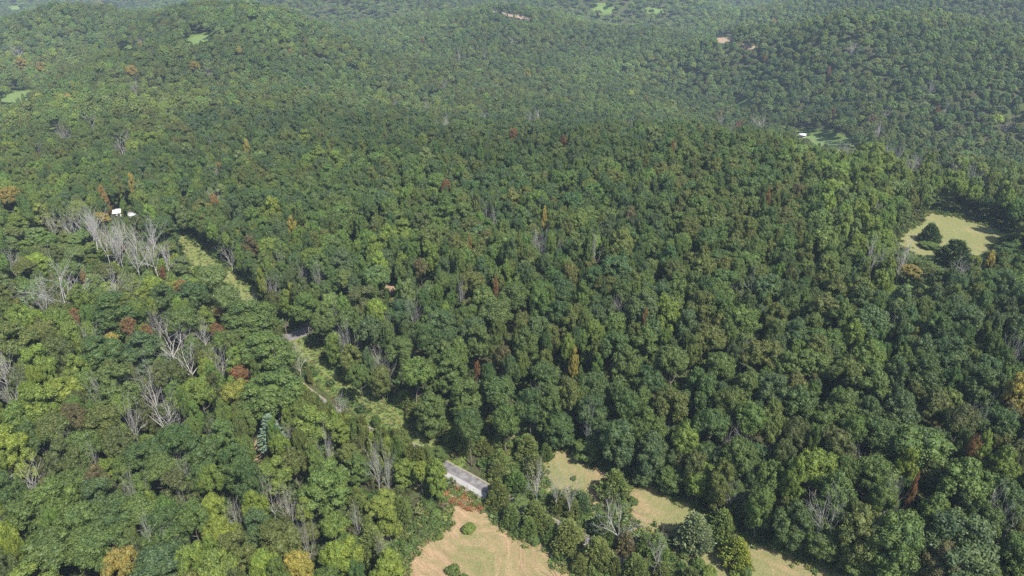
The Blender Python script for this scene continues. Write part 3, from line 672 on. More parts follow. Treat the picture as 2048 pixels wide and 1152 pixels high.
BANK = []
TREES = []      # dicts of every tree standing alone as an object
OCC = {}
def occ_add(x, y, r):
    OCC.setdefault((int(x // 8), int(y // 8)), []).append((x, y, r))
def occ_hit(x, y, r, f):
    i, j = int(x // 8), int(y // 8)
    for a in (i - 1, i, i + 1):
        for b in (j - 1, j, j + 1):
            for (u, v, q) in OCC.get((a, b), ()):
                if (u - x) ** 2 + (v - y) ** 2 < ((q + r) * f) ** 2: return True
    return False
def slant(x, y, z): return sqrt(x * x + y * y + (z - CAM_Z) ** 2)
def parse(s): return [p.split() for p in s.replace('\n', '').split(';') if p.strip()]
def vary(c, a=.1):
    k = 1 + rnd.gauss(0, a); return tuple(max(.01, v * k * (1 + rnd.gauss(0, a * .45))) for v in c)

def _fill_pts(p):
    xs = [q[0] for q in p]; ys = [q[1] for q in p]; st = max(1.5, min(7, (max(xs) - min(xs)) / 5, (max(ys) - min(ys)) / 5))
    X, Y = np.meshgrid(np.arange(min(xs), max(xs), st), np.arange(min(ys), max(ys), st)); m = inside(p, X, Y)
    return np.concatenate([np.stack([X[m], Y[m]], 1), np.array(p, float)])
KP = [(np.array(p, float), min(q[0] for q in p), max(q[0] for q in p), min(q[1] for q in p), max(q[1] for q in p)) for p in KEEP]
KPTS = [_fill_pts(p) for p in KEEP]
ROADPTS = ROAD[::2]
def on_road(x, y, d=3.6): return (np.hypot(ROADPTS[:, 0] - x, ROADPTS[:, 1] - y) < d).any()
def base_free(x, y, z, R):
    """True when the foot of the tree stands outside every clearing that shows"""
    bx, by, _ = project(x, y, z); s = slant(x, y, z)
    return not any(bool(inside(P, np.array([float(bx)]), np.array([float(by)]))[0]) for P, *_ in KP) and not (y < 420 and on_road(x, y, 3.2))
def settle(px, py, H, frac, R):
    """stand a tree so that its crown's middle shows at the pixel; a lower tree if its foot would come down in a clearing"""
    for k in range(9):
        x, y = hit(px, py, H * frac); z = float(hgt(x, y))
        if base_free(x, y, z, R): return x, y, z, H, k
        H *= .88; frac = max(.52, frac * .95)
    return x, y, z, H, k
FRONT = []     # crowns that must stay in sight: photo x, y, radius, distance
for e in parse(HERO):
    px, py, wpx, col = int(e[0]), int(e[1]), float(e[2]), CODE[e[3]]
    H = float(e[4]) if len(e) > 4 else rnd.uniform(16, 19)
    x, y, z, H, low_ = settle(px, py, H, .68, 3); s = slant(x, y, z + H * .7)
    R = min(8.5, wpx * s / FPX / 2 * (.82 if e[3] in 'rgRYa' else .95))
    FRONT.append((px, py, wpx / 2, y))
    if low_ or (y < 420 and rnd.random() < .25): k = ('B', rnd.randrange(10, 14))
    elif R > 5.8: k = ('B', rnd.choice([2, 4, 7, 10, 11, 12, 13]))
    elif e[3] in 'rgR' and wpx > 20: k = ('T', rnd.randrange(2))
    elif wpx < 40 and H >= 15 and e[3] in 'Yyp': k = ('B', rnd.choice([2, 4]))
    else: k = ('B', rnd.randrange(10))
    TREES.append(dict(kind='broadleaf', var=k, x=x, y=y, z=z, R=R, H=H, col=col, tint=vary(PAL[col], .06), px=px, py=py, hero=True)); occ_add(x, y, R)
for n, e in enumerate(parse(DEADS)):
    px, py, wpx = int(e[0]), int(e[1]), float(e[2])
    x0, y0 = hit(px, py, 11); s = slant(x0, y0, 11)
    H = min(22, max(15.5, wpx * s / FPX * 1.5)) if not (365 < px < 385 and 500 < py < 530) else 9
    x, y, z, H, low_ = settle(px, py, H, .68, 2)
    R = wpx * s / FPX / 2 * 1.12; FRONT.append((px, py, wpx / 2, y))
    TREES.append(dict(kind='dead', var=('D', rnd.choice([2, 3, 5]) if (160 < px < 380 and 440 < py < 530) else rnd.choice([0, 1, 3, 4])), x=x, y=y, z=z, R=R, H=H, col='grey', tint=(1, 1, 1), px=px, py=py, hero=True)); occ_add(x, y, R * .45)
for e in parse(CEDS):
    px, py, wpx, col = int(e[0]), int(e[1]), float(e[2]), CODE[e[3]]
    x, y = hit(px, py, 5); s = slant(x, y, 5); R = wpx * s / FPX / 2 * 1.0; H = min(13.5, max(6, R * 2.55)) if py > 600 else R * 1.9
    x, y = hit(px, py, H * .45); FRONT.append((px, py, wpx / 2, y))
    TREES.append(dict(kind='broadleaf' if e[3] == 'y' else 'cedar', var=('C', rnd.randrange(4)), x=x, y=y, z=float(hgt(x, y)), R=R, H=H, col=col, tint=vary(PAL[col], .06), px=px, py=py, hero=True)); occ_add(x, y, R)
for e in parse(BUSHES):
    px, py, wpx, col = int(e[0]), int(e[1]), float(e[2]), CODE[e[3]]
    x, y = hit(px, py, 1.2); s = slant(x, y, 1); R = wpx * s / FPX / 2
    TREES.append(dict(kind='bush', var=('S', rnd.randrange(3)), x=x, y=y, z=float(hgt(x, y)), R=R, H=R * 1.5, col=col, tint=vary(PAL[col], .06), px=px, py=py, hero=True)); occ_add(x, y, R * .8)
x, y = hit(538, 848, 13); TREES.append(dict(kind='pine', var=('P', 0), x=x, y=y, z=float(hgt(x, y)), R=4.6, H=16, col='silver-green', tint=(.13, .2, .16), px=537, py=845, hero=True)); occ_add(x, y, 4)

# young trees crowd the near bank of the road and hide it beyond the pale lane
_T = np.gradient(ROAD, axis=0); _T /= np.linalg.norm(_T, axis=1)[:, None]; _N = np.stack([-_T[:, 1], _T[:, 0]], 1) * ns
j0, j1 = near_px(888, 936), near_px(563, 706)
keep0, keep1 = near_px(852, 915), near_px(833, 902)
for off, hh_, stp in ((3.7, 9.2, 1), (6.0, 10.4, 1)):
    for k in range(j0 + 2, j1, stp):
        if rnd.random() < .04 or keep0 <= k <= keep1: continue
        q = ROAD[k] + _N[k] * (off + rnd.gauss(0, .4)); x, y = float(q[0]), float(q[1]); R = rnd.uniform(1.3, 2.2); H = hh_ * rnd.uniform(.8, 1.15); z = float(hgt(x, y))
        if occ_hit(x, y, R, .3): continue
        occ_add(x, y, R * .7); px, py, _ = project(x, y, z + H * .5)
        BANK.append(dict(edge=False, sp='C' if rnd.random() < .6 else 'S', x=x, y=y, z=z, R=R, H=H, col=rnd.choice(['cedar green', 'olive green', 'yellow-green', 'mid green', 'olive green']), px=float(px), py=float(py), d=y))
# the forest edge is leafy down to the ground along the fields
def edge_row(line_px, off, stp, hmin, hmax, cols):
    W_ = [hit(*p) for p in line_px]; P_ = smooth_path(W_, .5); acc = 0
    T_ = np.gradient(P_, axis=0); T_ /= np.linalg.norm(T_, axis=1)[:, None]
    k = 0
    while k < len(P_):
        nrm = np.array([-T_[k][1], T_[k][0]]); nrm = nrm if nrm[1] > 0 else -nrm
        q = P_[k] + nrm * (off + rnd.gauss(0, .7)); x, y = float(q[0]), float(q[1]); R = rnd.uniform(2.1, 3.6); H = rnd.uniform(hmin, hmax)
        z = float(hgt(x, y)); k += int(stp * rnd.uniform(.7, 1.3) * 2)
        if occ_hit(x, y, R, .34): continue
        occ_add(x, y, R * .8); px, py, _ = project(x, y, z + H * .5)
        BANK.append(dict(edge=True, sp='B', x=x, y=y, z=z, R=R, H=H, col=CODE[rnd.choice(cols)], px=float(px), py=float(py), d=y))
EDGE_HAY = [(1106,900),(1138,897),(1170,910),(1212,935),(1267,962),(1314,963),(1330,983),(1364,1000),(1402,1019),(1442,1037),(1474,1060),(1515,1081),(1562,1098),(1600,1118),(1651,1134),(1702,1149),(1800,1190)]
edge_row(EDGE_HAY, 3.0, 4.0, 8, 12, 'mdtofkn'); edge_row(EDGE_HAY, 6.5, 4.5, 11, 15, 'mdtofkb')
EDGE_UP = [(1850,423),(1900,429),(1960,445),(2012,461)]
edge_row(EDGE_UP, 4.0, 4.5, 10, 14, 'mdok')
# ---------------------------------------------------------------- the wood between them
CEDZONE = [(590,690),(640,740),(700,800),(770,850),(820,905),(870,960),(890,1010),(880,1060),(815,1100),(790,1152),(690,1152),(640,1060),(700,960),(650,880),(600,800)]
CEDZONE2 = [(745,780),(820,810),(900,840),(980,830),(1000,900),(1040,930),(1060,1000),(1110,1000),(1200,1020),(1300,1060),(1340,1152),(1250,1152),(1150,1100),(1060,1070),(980,1000),(900,925),(820,850)]
SCRUBZONE = [(0,425),(120,425),(180,440),(340,460),(400,540),(480,600),(380,600),(300,560),(140,600),(0,620)]
PALEZONE = [(120,90),(330,110),(420,200),(330,300),(220,300),(60,330),(0,330),(0,120)]
GREYZONE = [(1560,290),(1720,300),(2048,350),(2048,440),(1900,400),(1700,370),(1600,340)]
LIGHTZONE = [(1640,300),(1780,330),(1790,420),(1820,560),(1740,560),(1660,470),(1640,380)]
def zone_colour(px, py, x, y):
    n1 = float(vnoise(x / 38, y / 38, 3)); n2 = float(vnoise(x / 11, y / 11, 4)); u = rnd.random()
    if inside(PALEZONE, px, py): pal = 'pppobmfyao' if u < .8 else 'mdof'
    elif inside(LIGHTZONE, px, py): pal = 'ppbbfmoy'
    elif inside(GREYZONE, px, py): pal = 'ppobbpfop'
    elif inside(SCRUBZONE, px, py): pal = 'opybpofoyb'
    elif px < 640 and py > 560: pal = 'mffbobfnybypom' 
    elif py < 230: pal = 'mmmftpobmd'
    elif px < 900 and py > 300: pal = 'mfmobmfdtpom'
    elif px > 1500 and py > 540: pal = 'mmtdotfmomn'
    elif px > 1350 and py < 700: pal = 'momomdofm'
    else: pal = 'mdmdkmtofmdm'
    c = pal[int((n1 * .45 + n2 * .3 + u * .5) * len(pal) * .8) % len(pal)]
    if rnd.random() < .004: c = rnd.choice('ywgawn')
    return CODE[c]
def blocked(x, y, z, R, H):
    """does this crown stand before, or on, a clearing that the photograph shows"""
    s = slant(x, y, z + H * .7); rp = R * FPX / s
    cpx, cpy, _ = project(x, y, z + H * .66); bpx, bpy_, _ = project(x, y, z); tpx, tpy, _ = project(x, y, z + H)
    lo, hi = float(tpy), float(bpy_)
    for (P, x0, x1, y0, y1), Q in zip(KP, KPTS):
        if cpx + rp < x0 or cpx - rp > x1 or hi < y0 or lo > y1: continue
        hh = float(cpy) - lo + rp * .25
        if ((((Q[:, 0] - float(cpx)) / (rp * .92)) ** 2 + ((Q[:, 1] - float(cpy)) / hh) ** 2) < 1).any(): return True
        if inside(P, np.array([float(bpx)]), np.array([hi]))[0]: return True
    return False
FILL = []
FB = {}
for h_ in FRONT: FB.setdefault((int(h_[0] // 80), int(h_[1] // 80)), []).append(h_)
def hides(px, py, rp, y, H):
    i, j = int(px // 80), int(py // 80)
    for a in (i - 1, i, i + 1):
        for b in (j - 1, j, j + 1):
            for (u, v, q, d) in FB.get((a, b), ()):
                if y < d - 1 and hypot(u - px, (v - py) * .9) < q * .7 + rp * .85: return True
    return False
def scatter(n, d0, d1, rmin, rmax, pack):
    """dart throwing over the wedge of land in view, with a margin to each side"""
    got = 0
    for _ in range(n):
        y = sqrt(rnd.random() * (d1 * d1 - d0 * d0) + d0 * d0); x = rnd.uniform(-1, 1) * (y * .80 + 70)
        q = rnd.random(); R = rmin + (rmax - rmin) * q ** 1.6
        z = float(hgt(x, y)); px, py, _ = project(x, y, z + 13); px, py = float(px), float(py)
        sp = 'B'; H = rnd.uniform(14.5, 20.5) * (.8 + .2 * R / rmax)
        if y < 420:
            if inside(CEDZONE, px, py) or inside(CEDZONE2, px, py):
                if rnd.random() < .62: sp = 'C'; R = rnd.uniform(1.7, 3.3); H = R * rnd.uniform(2.6, 3.4) + 1
                else: R = rnd.uniform(2.2, 3.8); H = rnd.uniform(8, 12)
            elif inside(SCRUBZONE, px, py):
                R = rnd.uniform(1.6, 4.2); H = R * rnd.uniform(2.0, 2.6) + 1.5; sp = 'S' if R < 2.8 else 'B'
        if occ_hit(x, y, R, pack): continue
        hx, hy, hf = project(x, y, z + H * .68); rp_ = R * FPX / float(hf)
        if hides(float(hx), float(hy), rp_, y, H):
            if rnd.random() < .5: continue
            R *= .6; H *= .55
            hx, hy, hf = project(x, y, z + H * .68)
            if hides(float(hx), float(hy), R * FPX / float(hf), y, H): continue
        if y < 420 and on_road(x, y): continue
        if 1700 < px < 2060 and 400 < py < 620 and blocked(x, y, z, R * (4.5 if px > 1950 else 2.2), H): H *= .55
        if 1560 < px < 1740 and 240 < py < 350 and blocked(x, y, z, R * 3, H): H *= .6
        if blocked(x, y, z, R, H):
            if rnd.random() < .5: continue
            R *= .45; H *= .45; sp = 'S'          # a smaller tree may still fit at a clearing's edge
            if occ_hit(x, y, R, .9) or blocked(x, y, z, R, H): continue
        occ_add(x, y, R); got += 1
        col = zone_colour(px, py, x, y)
        if sp == 'C': col = rnd.choice(['cedar green', 'cedar green', 'olive green', 'cedar green', 'brownish green'])
        FILL.append(dict(edge=(y < 420 and blocked(x, y, z, R * 2.0, H)), sp=sp, x=x, y=y, z=z, R=R, H=H, col=col, px=px, py=py, d=y))
    return got
g1 = scatter(16000, 70, 330, 2.3, 5.2, .74)
g2 = scatter(26000, 330, 700, 2.4, 5.4, .74)
g3 = scatter(95000, 700, 1250, 2.6, 6.0, .74)
g4 = scatter(42000, 1250, 2300, 4.0, 7.5, .76)
g5 = scatter(9000, 70, 420, 1.6, 2.6, .74)
print('filler', g1, g2, g3, g4, g5, 'heroes', len(TREES))
FILL += BANK
def in_view(t): return -10 < t['px'] < 2058 and -10 < t['py'] < 1165
for t in TREES: t['d'] = hypot(t['x'], t['y'])
nb = sum(1 for t in TREES if t['kind'] == 'broadleaf'); nced = sum(1 for t in TREES if t['kind'] == 'cedar')
ALONE, MASS = [], []
kb, kc = max(0, 298 - nb), 120 - nced
for f in sorted(FILL, key=lambda f: f['d']):
    f['d'] = hypot(f['x'], f['y'])
    if in_view(f) and f['sp'] == 'B' and kb > 0 and f['R'] > 2.4:
        kb -= 1; TREES.append(dict(kind='broadleaf', var=('B', rnd.randrange(10, 14) if f['edge'] or rnd.random() < .3 else rnd.randrange(10)), tint=vary(PAL[f['col']], .08), hero=False, **{k: f[k] for k in ('x', 'y', 'z', 'R', 'H', 'col', 'px', 'py', 'd')}))
    elif in_view(f) and f['sp'] == 'C' and kc > 0:
        kc -= 1; TREES.append(dict(kind='cedar', var=('C', rnd.randrange(4)), tint=vary(PAL[f['col']], .08), hero=False, **{k: f[k] for k in ('x', 'y', 'z', 'R', 'H', 'col', 'px', 'py', 'd')}))
    else: MASS.append(f)

# ---------------------------------------------------------------- masses that nobody could count, by geometry nodes
def instancer(name, srcs, pts, rot, scl, var, tint, label, cat=None):
    """one object whose points each carry one of the source meshes"""
    me = bpy.data.meshes.new(name); P = np.asarray(pts, np.float32); me.vertices.add(len(P)); me.vertices.foreach_set('co', P.ravel())
    for nm, ty, val, key in (('rotz', 'FLOAT', rot, 'value'), ('scl', 'FLOAT_VECTOR', scl, 'vector'), ('vari', 'INT', var, 'value'), ('tint', 'FLOAT_COLOR', tint, 'color')):
        a = me.attributes.new(nm, ty, 'POINT'); v = np.asarray(val, np.int32 if ty == 'INT' else np.float32)
        if ty == 'FLOAT_COLOR': v = np.concatenate([v, np.ones((len(v), 1), np.float32)], 1)
        a.data.foreach_set(key, v.ravel())
    o = link(bpy.data.objects.new(name, me))
    ng = bpy.data.node_groups.new(name, 'GeometryNodeTree')
    ng.interface.new_socket('Geometry', in_out='INPUT', socket_type='NodeSocketGeometry'); ng.interface.new_socket('Geometry', in_out='OUTPUT', socket_type='NodeSocketGeometry')
    gi = ng.nodes.new('NodeGroupInput'); go = ng.nodes.new('NodeGroupOutput'); L = ng.links.new
    m2p = ng.nodes.new('GeometryNodeMeshToPoints'); L(gi.outputs[0], m2p.inputs[0])
    join = ng.nodes.new('GeometryNodeJoinGeometry')
    for s in srcs:
        so_ = bpy.data.objects.new(s.name + '_source', s)
        oi = ng.nodes.new('GeometryNodeObjectInfo'); oi.inputs['Object'].default_value = so_; oi.inputs['As Instance'].default_value = False
        gt = ng.nodes.new('GeometryNodeGeometryToInstance'); L(oi.outputs['Geometry'], gt.inputs[0]); L(gt.outputs[0], join.inputs[0])
    iop = ng.nodes.new('GeometryNodeInstanceOnPoints'); L(m2p.outputs[0], iop.inputs['Points']); L(join.outputs[0], iop.inputs['Instance'])
    iop.inputs['Pick Instance'].default_value = True
    def named(nm, dt):
        n = ng.nodes.new('GeometryNodeInputNamedAttribute'); n.data_type = dt; n.inputs['Name'].default_value = nm; return n.outputs['Attribute']
    L(named('vari', 'INT'), iop.inputs['Instance Index'])
    cx_ = ng.nodes.new('ShaderNodeCombineXYZ'); L(named('rotz', 'FLOAT'), cx_.inputs[2]); L(cx_.outputs[0], iop.inputs['Rotation'])
    L(named('scl', 'FLOAT_VECTOR'), iop.inputs['Scale']); L(iop.outputs[0], go.inputs[0])
    md = o.modifiers.new('scatter', 'NODES'); md.node_group = ng
    tag(o, label, cat, kind='stuff'); return o
def stand(f):
    c = vary(PAL[f['col']], .1); k = .74 + .56 * float(vnoise(f['x'] / 130, f['y'] / 130, 5))
    return tuple(v * (1 + (k - 1) * min(1, f['d'] / 500)) for v in c)
def mass(name, srcs, rows, zc0, r0, h0, label):
    if not rows: return
    instancer(name, srcs, [(f['x'], f['y'], f['z'] - .2) for f in rows], [rnd.random() * 6.28 for f in rows],
              [(f['R'] / r0 * rnd.uniform(.92, 1.1), f['R'] / r0 * rnd.uniform(.92, 1.1), f['H'] / h0) for f in rows],
              [(rnd.randrange(10, 14) if f.get('edge') and len(srcs) > 10 else rnd.randrange(len(srcs))) for f in rows], [stand(f) for f in rows], label)
bm_ = [f for f in MASS if f['sp'] == 'B']
mass('forest', [b[0] for b in BROAD], [f for f in bm_ if f['d'] < 560], 14, 5, 18.6, 'dense leafy broadleaf forest covering the hills round the clearings')
mass('far_forest', LOWP, [f for f in bm_ if f['d'] >= 560], 14, 5, 18.6, 'hazy blue-green forest on the hills beyond the ridge')
mass('cedar_thicket', CEDAR, [f for f in MASS if f['sp'] == 'C'], 5, 3.8, 11, 'thicket of young cedars along the country road')
mass('scrub', SCRUB, [f for f in MASS if f['sp'] == 'S'], 3.6, 5, 7.6, 'low scrub and saplings filling gaps at the clearing edges')

# undergrowth below the trees and rank grass along the edges
def tuft_mesh(seed, n=70, r=.8, h=.9):
    rs = np.random.RandomState(seed); c = np.stack([rs.normal(size=n) * r * .45, rs.normal(size=n) * r * .45, rs.rand(n) * h], 1)
    v, f = quads(c, unit(rs.normal(size=(n, 3)) + np.array([0, 0, .6])), rs.uniform(.18, .42, n), rs, 1.8); return mesh('tuft', v, f, [LEAF])
TUFT = [tuft_mesh(401 + k) for k in range(4)]
gp, gr, gs, gv, gt_ = [], [], [], [], []
GCOL = {'g': (.105, .15, .045), 'y': (.17, .19, .065), 's': (.25, .21, .11), 'd': (.06, .105, .03), 'r': (.24, .11, .05)}
def tufts(poly_px, n, mode):
    Wp = [hit(*p) for p in poly_px]; xs = [p[0] for p in Wp]; ys = [p[1] for p in Wp]
    X = np.array([rnd.uniform(min(xs) - 6, max(xs) + 6) for _ in range(n)]); Y = np.array([rnd.uniform(min(ys) - 6, max(ys) + 6) for _ in range(n)])
    ins = inside(Wp, X, Y); d = dist_poly(Wp, X, Y); Z = hgt(X, Y)
    for x, y, z, i_, e in zip(X, Y, Z, ins, d):
        sdv = -e if i_ else e
        if mode == 'edge':
            if not (-1.6 + rnd.gauss(0, .6) < sdv < 6): continue
            s = rnd.uniform(.5, 1.25); c = rnd.choice('ggdy')
        elif mode == 'verge':
            if sdv > 5: continue
            s = rnd.uniform(.3, .75); c = rnd.choice('ggggyyyyds')
        else:
            if sdv > 3: continue
            s = rnd.uniform(.5, 1.1); c = rnd.choice('srrysr')
        if on_road(x, y, 3.1): continue
        gp.append((x, y, z)); gr.append(rnd.random() * 6.28); gs.append((s, s, s * rnd.uniform(.5, 1.1))); gv.append(rnd.randrange(4)); gt_.append(vary(GCOL[c], .12))
tufts(MEADOW, 9000, 'edge'); tufts(HAY, 9000, 'edge'); tufts(NOOK, 900, 'edge'); tufts(UPFIELD, 6000, 'edge')
tufts(LANE2, 7000, 'verge'); tufts(LANE1, 5000, 'verge')
instancer('tall_grass', TUFT, gp, gr, gs, gv, gt_, 'rank green and tan grass along the road and clearing edges')
gp, gr, gs, gv, gt_ = [], [], [], [], []
tufts([(896,955),(962,990),(972,1004),(950,1004),(920,992),(900,980)], 1500, 'brown')
instancer('dead_weeds', TUFT, gp, gr, gs, gv, gt_, 'rust-brown dead weeds below the pale lane of the road')
gp, gr, gs, gv, gt_ = [], [], [], [], []
for _ in range(26000):
    y = sqrt(rnd.random() * (430 ** 2 - 70 ** 2) + 70 ** 2); x = rnd.uniform(-1, 1) * (y * .8 + 40); z = float(hgt(x, y))
    if on_road(x, y, 4): continue
    px, py, _ = project(x, y, z); ok = True
    for P, x0, x1, y0, y1 in KP:
        if x0 < px < x1 and y0 < py < y1 and bool(inside(P, np.array([float(px)]), np.array([float(py)]))[0]): ok = False; break
    if not ok: continue
    s = rnd.uniform(.9, 2.6); gp.append((x, y, z)); gr.append(rnd.random() * 6.28); gs.append((s, s, s * .9)); gv.append(rnd.randrange(4)); gt_.append(vary(rnd.choice([(.05, .085, .025), (.07, .11, .03), (.09, .1, .04)]), .15))
instancer('undergrowth', TUFT, gp, gr, gs, gv, gt_, 'dark leafy undergrowth on the forest floor')

# ---------------------------------------------------------------- labels
MARKS = [  # photo x, y, phrase: things anyone can find
 (960,1080,'the big mown meadow'),(1150,950,'the hay field'),(1900,455,'the upper field'),(930,958,'the pale road lane'),(1030,895,'the small grass nook'),(582,674,'the bare road patch at the bend'),
 (1231,972,'the round field cedar'),(1238,1038,'the white dead tree by the road'),(1074,968,'the white dead tree above the road'),(1475,1108,'the yellow-green field tree'),(1387,1066,'the silvery field cedar'),
 (1478,874,'the bare grey fan-shaped crown'),(1704,940,'the leaning bare tree in the right wood'),(1649,1050,'the pale bare tree at lower right'),(1974,1050,'the bare lower-right corner tree'),(2032,800,'the big yellow tree at the right edge'),
 (1148,740,'the narrow yellow tree mid-forest'),(1238,619,'the twisted bare mid-forest tree'),(893,380,'the crimson-brown tree mid-forest'),(1028,277,'the dull red tree on the ridge'),(756,630,'the lime-green tree uphill of the road'),
 (547,795,'the huge green oak left of the road'),(537,845,'the silvery pine'),(522,900,'the reddish dirt sliver'),(480,752,'the rust-brown half-dead tree'),(373,722,'the bushy white dead tree'),(339,671,'the pale dead tree by rust trees'),
 (262,659,'the rust-red tree'),(154,643,'the tall rust-red tree at left'),(224,686,'the small yellow tree'),(120,583,'the great grey dead tree'),(325,828,'the tall white forked dead tree'),(63,970,'the sprawling white dead tree'),
 (468,1025,'the slim bare lower-left tree'),(575,1012,'the whitish bare tree near meadow'),(753,939,'the small fan-shaped dead tree'),(364,1118,'the forked dead tree at the bottom'),(650,978,'the big round tree near meadow'),
 (232,424,'the white-roofed house'),(400,515,'the tan grass track'),(250,490,'the row of grey dead trees'),(1806,518,'the upper field bare tree'),(1741,528,'the grey upper-slope bare tree'),(1605,270,'the white barn'),
 (1819,1001,'the small rust tree at lower right'),(1940,912,'the rust tree at right'),(1803,915,'the rust tree mid-right'),(1115,503,'the pair of bare crowns mid-forest'),(1187,671,'the bright tree mid-forest'),(698,690,'the bare tree by the road edge'),
 (828,634,'the bare uphill crown'),(1666,229,'the red tree on the far slope'),(790,209,'the white bare crown on the far hill'),(60,196,'the left meadow'),(677,1122,'the yellow-green tree at the bottom'),(1720,440,'the tall pale-green trees')]
MK = []
for px, py, ph in MARKS:
    x, y = hit(px, py, 8); MK.append((x, y, ph, px, py))
SIZEW = lambda t: ('huge' if t['R'] > 6.4 else 'broad' if t['R'] > 5.2 else 'small' if t['R'] < 3.2 else 'tall slim' if t['H'] / t['R'] > 4.8 else 'round')
KINDW = {'broadleaf': 'leafy tree', 'dead': 'dead tree', 'cedar': 'cedar', 'bush': 'bush', 'pine': 'pine'}
ORD = ['', 'second ', 'third ', 'fourth ', 'fifth ', 'sixth ', 'seventh ', 'eighth ', 'ninth ', 'tenth ', 'eleventh ', 'twelfth ', 'thirteenth ', 'fourteenth ', 'fifteenth ', 'sixteenth ', 'seventeenth ', 'eighteenth ']
GROUPS = {'broadleaf': 'broadleaf trees of the wood', 'dead': 'bare dead trees standing in the wood', 'cedar': 'cedars along the road and fields', 'bush': 'bushes at the field and road edges', 'pine': None}
CATS = {'broadleaf': 'tree', 'dead': 'dead tree', 'cedar': 'cedar', 'bush': 'bush', 'pine': 'pine tree'}
OWN = {(1231,972): 'round cedar standing alone in the hay field with a bare twiggy flank', (1238,1038): 'white fan-shaped dead tree over the roadside hedge', (1074,968): 'bleached white dead tree leaning over the road',
       (1475,1108): 'yellow-green full tree in the hay field below two cedars', (1387,1066): 'silvery grey-green cedar in the hay field, nearest its hedge', (1444,1052): 'dark olive cedar between the silvery cedar and the yellow-green tree',
       (1478,874): 'bare grey fan-shaped crown over the forest behind the hay field', (2032,800): 'big golden-yellow tree cut by the right edge', (1148,730): 'narrow golden-yellow tree alone in the middle of the forest',
       (893,380): 'crimson-brown tree alone among dark green crowns mid-forest', (1028,277): 'dull red dying tree on the crest of the middle ridge', (756,630): 'lime-green domed tree uphill of the road bend', (547,795): 'huge fresh green oak-like tree left of the road',
       (537,845): 'silvery blue-green pine with layered drooping boughs above a dirt patch', (480,752): 'rust-brown half-dead tree with see-through crown below the road bend', (262,659): 'rust-red tree beside a pale dead tree, left of its rusty twin',
       (294,667): 'smaller rust-pink tree just right of the rust-red one', (154,643): 'tall rust-red tree under the great grey dead tree', (224,686): 'small bright yellow tree beside a white dead tree', (120,583): 'great grey dead tree with spreading fan crown above the rust-red tree',
       (325,828): 'tall white dead tree with forked trunk over dark green crowns', (63,970): 'sprawling white dead tree with low curved limbs at lower left', (1860,466): 'dark ragged cedar standing in the upper field', (1909,506): 'broad dark pointed cedar at the near edge of the upper field',
       (1859,489): 'small bright green tree in front of the ragged dark field cedar', (1136,1074): 'large cone-shaped cedar between the meadow and the road', (937,1058): 'bright green bush alone in the mown meadow', (753,939): 'small fan-shaped white dead tree among cedars', (1043,1003): 'pale green flat-topped tree beside the road below the pale lane'}
used, per = set(), {}
for t in sorted(TREES, key=lambda t: t['d']):
    if (t['px'], t['py']) in OWN and t['hero']:
        t['label'] = OWN[(t['px'], t['py'])]; used.add(t['label']); continue
    adj = {'dead': ('bleached ' if t['R'] > 3.5 else 'grey '), 'pine': ''}.get(t['kind'], t['col'].replace('cedar green', 'olive') + ' ')
    best = None
    for x, y, ph, mx, my in MK:
        if mx == t['px'] and abs(my - t['py']) < 12: continue
        dd = hypot(mx - t['px'], (my - t['py']) * 1.3)
        if dd < 14: continue
        if best is None or dd < best[0]: best = (dd, ph, mx, my)
    dd, ph, mx, my = best; ex, ey = t['px'] - mx, (t['py'] - my) * 1.3
    rel = ('right of ' if ex > 0 else 'left of ') if abs(ex) > abs(ey) else ('below ' if ey > 0 else 'above ')
    t['rel'], t['mark'], t['mdist'], t['adj'] = rel, ph, dd, adj
todo = {}
for t in TREES:
    if 'label' not in t:
        sz = SIZEW(t); t['what'] = f"{sz} {t['adj']}{KINDW[t['kind']]}" if t['kind'] != 'dead' else f"{'wide' if t['R'] > 4.5 else 'slender' if t['R'] < 2.2 else 'twiggy'} {t['adj']}dead tree"
        todo.setdefault((t['what'], t['rel'], t['mark']), []).append(t)
for (what, rel, mark), L in todo.items():
    L.sort(key=lambda t: t['mdist'])
    for k, t in enumerate(L):
        t['label'] = f"{what} {rel}{mark}" if len(L) == 1 else (f"closest {what} {rel}{mark}" if k == 0 else f"{ORD[min(k, 17)]}{what} {rel}{mark}")

